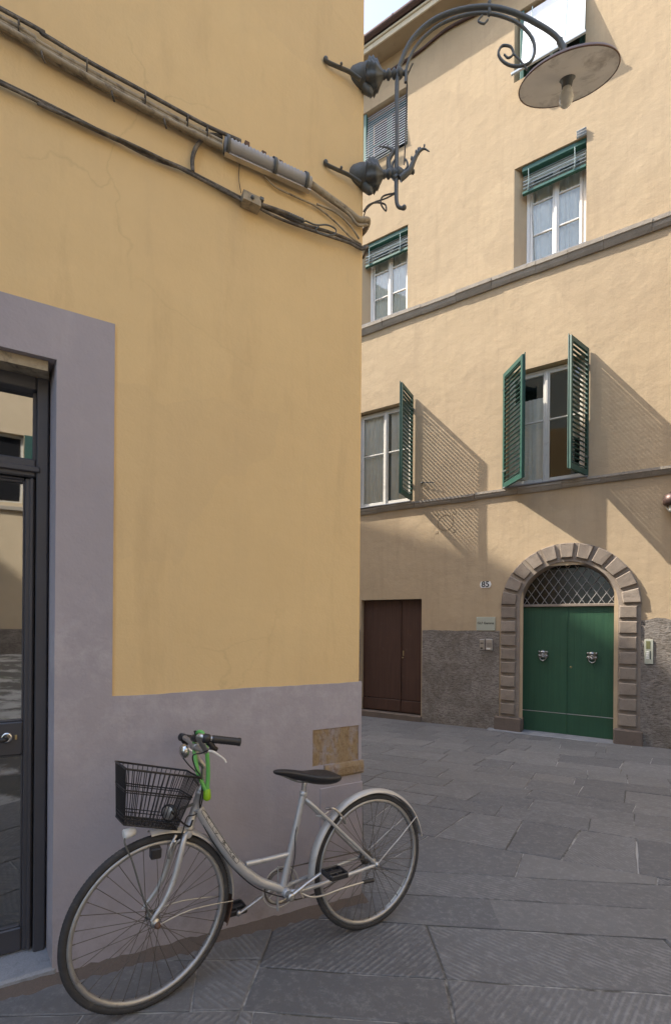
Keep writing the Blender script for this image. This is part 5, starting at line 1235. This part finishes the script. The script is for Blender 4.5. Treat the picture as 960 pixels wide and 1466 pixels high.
# wire basket: near side from the photograph, far side opposite
NB, FBK = .075, -.075
def bs_(px, py): 
    a = fp(px, py, NB); return a
TL, TR, BL, BR = fp(181, 1101, NB), fp(288, 1114, NB), fp(180, 1183, NB), fp(256, 1190, NB)
sh = FYv*(NB-FBK)
TLf, TRf, BLf, BRf = TL+sh, TR+sh, BL+sh+Vector((0, 0, .0)), BR+sh
lerp = lambda a, b_, t: a+(b_-a)*t
def quadpt(s, t, side):   # s along length, t 0 bottom..1 top, side 0 near..1 far
    n0 = lerp(lerp(BL, BR, s), lerp(TL, TR, s), t); f0 = lerp(lerp(BLf, BRf, s), lerp(TLf, TRf, s), t)
    inn = .018*(1-t); p = lerp(n0, f0, side); return p+FYv*(inn*(1-2*side))
mb = MB(); rw_ = .0019
def loop(t, r): mb.tube([quadpt(0, t, 0), quadpt(.5, t, 0), quadpt(1, t, 0), quadpt(1, t, .5), quadpt(1, t, 1), quadpt(.5, t, 1), quadpt(0, t, 1), quadpt(0, t, .5), quadpt(0, t, 0)], r, 7, 0)
loop(1, .0042); loop(.62, .003); loop(.58, .0022); loop(.0, .0035); loop(.10, .002); loop(.16, .002)
for side in (0, 1):
    for k in range(15):
        s = (k+.5)/15; mb.tube([quadpt(s, 0, side), quadpt(s+.01*sin(k*2.3), .5, side), quadpt(s, 1, side)], rw_, 5, 3)
for s in (0, 1):
    for k in range(13):
        t = (k+.5)/13; mb.tube([quadpt(s, 0, t), quadpt(s, .5, t), quadpt(s, 1, t)], rw_, 5, 0)
for k in range(9): s = (k+.5)/9; mb.tube([quadpt(s, 0, 0), quadpt(s, 0, 1)], rw_, 5, 0)
for k in range(7): t = (k+.5)/7; mb.tube([quadpt(0, 0, t), quadpt(1, 0, t)], rw_, 5, 0)
bk = B(mb, 'basket', M['wire'])
B(MB().tube([quadpt(1, .3, .5), fp(280, 1150, 0)], .006, 8, 0).tube([quadpt(1, .95, .5), ht[0]+up_s*.01], .005, 8, 0), 'basket_bracket', M['iron'], bk)
hl = fp(244, 1163, .02)
h_ = B(MB().lathe(hl, -FYv*.6+Vector((-.8, 0, 0)), [(-.02, .010), (-.012, .026), (.0, .034), (.012, .036), (.014, .030)], 20), 'headlight', M['black'])
B(MB().lathe(hl+(-FYv*.6+Vector((-.8, 0, 0))).normalized()*.0135, -FYv*.6+Vector((-.8, 0, 0)), [(0, .029), (.005, .018), (.007, .004)], 16), 'lens', M['steel'], h_)
# green cable lock hung over the bars
LKM = MBK
mb = MB().tube([fp(296.5, 1132, .05), fp(298, 1105, .055), fp(296, 1075, .06), fp(291.5, 1053, .05), fp(287, 1048, .03), fp(282, 1050, .0), fp(278.5, 1062, -.01), fp(279.5, 1085, .01), fp(284, 1108, .03), fp(291, 1124, .045), fp(295, 1132, .05)], .0088, 12, 6)
lk = build(mb, 'cable_lock', M['lock']); lk.matrix_world = LKM
tag(lk, 'bright green cable lock hanging over the bicycle handlebars', 'bicycle lock')
d_ = (fp(296.5, 1143, .05)-fp(296.5, 1131, .05))
build(MB().lathe(fp(296.5, 1129, .05), d_, [(0, .008), (.004, .014), (.035, .0165), (.045, .014), (.05, .006)], 16), 'lock_body', M['lockb'], lk)

# ------------------------------------------------------------------ buildings behind the viewer (one mirrored in the shop glass) and unseen blocks added to shape the light
OP = Frame(Vector((4.5, -9.5, 0)), radians(208.4), -1.6)
b3 = OP.root('street_house', 'sunlit ochre house with green shutters mirrored in the shop door glass', 'building')
mb = MB(); oh = []
for uu in (-7.4, -4.6, -1.8, 1.0, 3.8, 6.6):
    for zz in (3.3, 6.8): oh.append((uu, uu+1.1, zz, zz+1.9))
wall_grid(mb, -11, 11, -2.6, 9.5, oh)
for h in oh: reveal(mb, *h, .25)
mb.add([(-11, 0, 9.5), (11, 0, 9.5), (11, 6, 9.5), (-11, 6, 9.5), (-11, 6, -2.6), (11, 6, -2.6), (-11, 0, -2.6), (11, 0, -2.6)], [(0, 1, 2, 3), (3, 2, 5, 4), (0, 3, 4, 6), (1, 7, 5, 2)])
build(mb, 'wall', M['opposite'], b3, 1.6)
build(MB().box((-11, -.02, -2.6), (11, 0, -.2)), 'base_render', M['render'], b3, 1.6)
build(MB().box((-11, -.08, 3.05), (11, 0, 3.17), .01), 'string_course', M['course'], b3, 1.6)
for h in oh:
    w_ = build(MB().box((h[0], .15, h[2]), (h[1], .2, h[3])), 'window', M['wframe'], b3, 1.6)
    build(MB().box((h[0]+.08, .14, h[2]+.08), (h[1]-.08, .149, h[3]-.08)), 'pane', M['dark'], w_, 1.6)
    for s in (0, 1): 
        x0 = h[0]-.58 if s == 0 else h[1]+.02; build(MB().box((x0, -.05, h[2]), (x0+.56, -.01, h[3]), .006), 'shutter', M['shutter'], w_, 1.6)
# unseen corner house added at right to dim the facade and bounce sun
RH = bpy.data.objects.new('added_side_house', None); COL.objects.link(RH); RH.location = (4.75, 5.0, -.8)
tag(RH, 'unseen tall pale corner house added outside the right edge to dim the arched door side', 'building')
Q = [(0, 0), (.85*9, -.52*9), (.85*9+1, -14), (1.3, -14)]; mb = MB(); Hh = 10.8
mb.add([(x, y, 0) for x, y in Q]+[(x, y, Hh) for x, y in Q], [(0, 1, 5, 4), (1, 2, 6, 5), (2, 3, 7, 6), (3, 0, 4, 7), (4, 5, 6, 7)])
build(mb, 'wall', M['opposite'], RH)
dL = Vector((1.3, -14, 0)).normalized(); nL = Vector((dL.y, -dL.x, 0))
if nL.x > 0: nL = -nL
for t in (1.6, 5.0, 8.4, 11.6):
    for zz in (4.6, 7.9):
        c_ = dL*t; P8 = []
        for zq in (zz, zz+1.8):
            for a_, b_ in ((-.5, 0), (.5, 0), (.5, .05), (-.5, .05)): q = c_+dL*a_+nL*b_; P8.append((q.x, q.y, zq))
        w_ = build(MB().hexa(P8), 'window', M['wframe'], RH)
        for s in (-1, 1):
            P8 = []
            for zq in (zz, zz+1.8):
                for a_, b_ in ((s*.55, 0), (s*1.05, 0), (s*1.05, .045), (s*.55, .045)): q = c_+dL*a_+nL*b_; P8.append((q.x, q.y, zq))
            build(fix_ := MB().hexa(P8), 'shutter', M['shutter'], w_)
# unseen block added to the west, roof line shaped to shadow the lower street
mb = MB(); yy = [(-26, 26.0), (11.3, 26.0), (12.3, 25.5), (13.5, 23.9), (26, 22.5)]
vs = [(-20, y, -3) for y, _ in yy]+[(-20, y, z) for y, z in yy]+[(-30, y, z) for y, z in yy]+[(-30, y, -3) for y, _ in yy]; n_ = len(yy); fs = []
for i in range(n_-1): fs += [(i, i+1, n_+i+1, n_+i), (n_+i, n_+i+1, 2*n_+i+1, 2*n_+i), (2*n_+i, 2*n_+i+1, 3*n_+i+1, 3*n_+i)]
fs += [(0, n_, 2*n_, 3*n_), (n_-1, 2*n_-1, 3*n_-1, 4*n_-1)]
tb = MB().add([Vector(v_)+Vector((20, 0, 1.5)) for v_ in vs], fs); 
t_ = build(tb, 'shadow_block', M['opposite']); t_.location = (-20, 0, 0)
tag(t_, 'unseen tall plain block added to shadow the lower street, hidden behind the yellow corner', 'building')

# ------------------------------------------------------------------ light and camera
uF = Vector((cos(FA), sin(FA), 0)); nF = Vector((-sin(FA), cos(FA), 0))
Ldir = (uF*1.39+nF*.60-Vector((0, 0, 1.57))).normalized()
S = -Ldir; el = math.asin(S.z); az = atan2(S.x, S.y)
wd_ = bpy.data.worlds.new('World'); SC.world = wd_; wd_.use_nodes = True; nt = wd_.node_tree; bg = nt.nodes['Background']
sky = nt.nodes.new('ShaderNodeTexSky'); sky.sky_type = 'NISHITA'; sky.sun_disc = False; sky.sun_elevation = el; sky.sun_rotation = az
sky.air_density = 1.2; sky.dust_density = 3.0; sky.ozone_density = 1.0
nt.links.new(sky.outputs[0], bg.inputs[0]); bg.inputs[1].default_value = .15
sl_ = bpy.data.lights.new('sun', 'SUN'); sl_.energy = 2.7; sl_.angle = radians(.5); sl_.color = (1., .93, .82)
so = bpy.data.objects.new('sun', sl_); COL.objects.link(so); so.rotation_euler = Ldir.to_track_quat('-Z', 'Y').to_euler()
so.location = S*40
cam = bpy.data.cameras.new('camera'); co_ = bpy.data.objects.new('camera', cam); COL.objects.link(co_); SC.camera = co_
co_.matrix_world = Matrix.Translation(O) @ Matrix.Rotation(radians(90), 4, 'X') @ Matrix.Rotation(ROLL, 4, 'Z')
cam.sensor_fit = 'VERTICAL'; cam.sensor_height = 36; cam.lens = F/1466*36; cam.shift_y = (CY-733)/1466; cam.clip_end = 500; cam.clip_start = .05
SC.view_settings.view_transform = 'Standard'; SC.view_settings.look = 'None'; SC.view_settings.gamma = 1; SC.view_settings.exposure = 1.9
SC.cycles.max_bounces = 8; SC.cycles.diffuse_bounces = 5; SC.cycles.transparent_max_bounces = 16
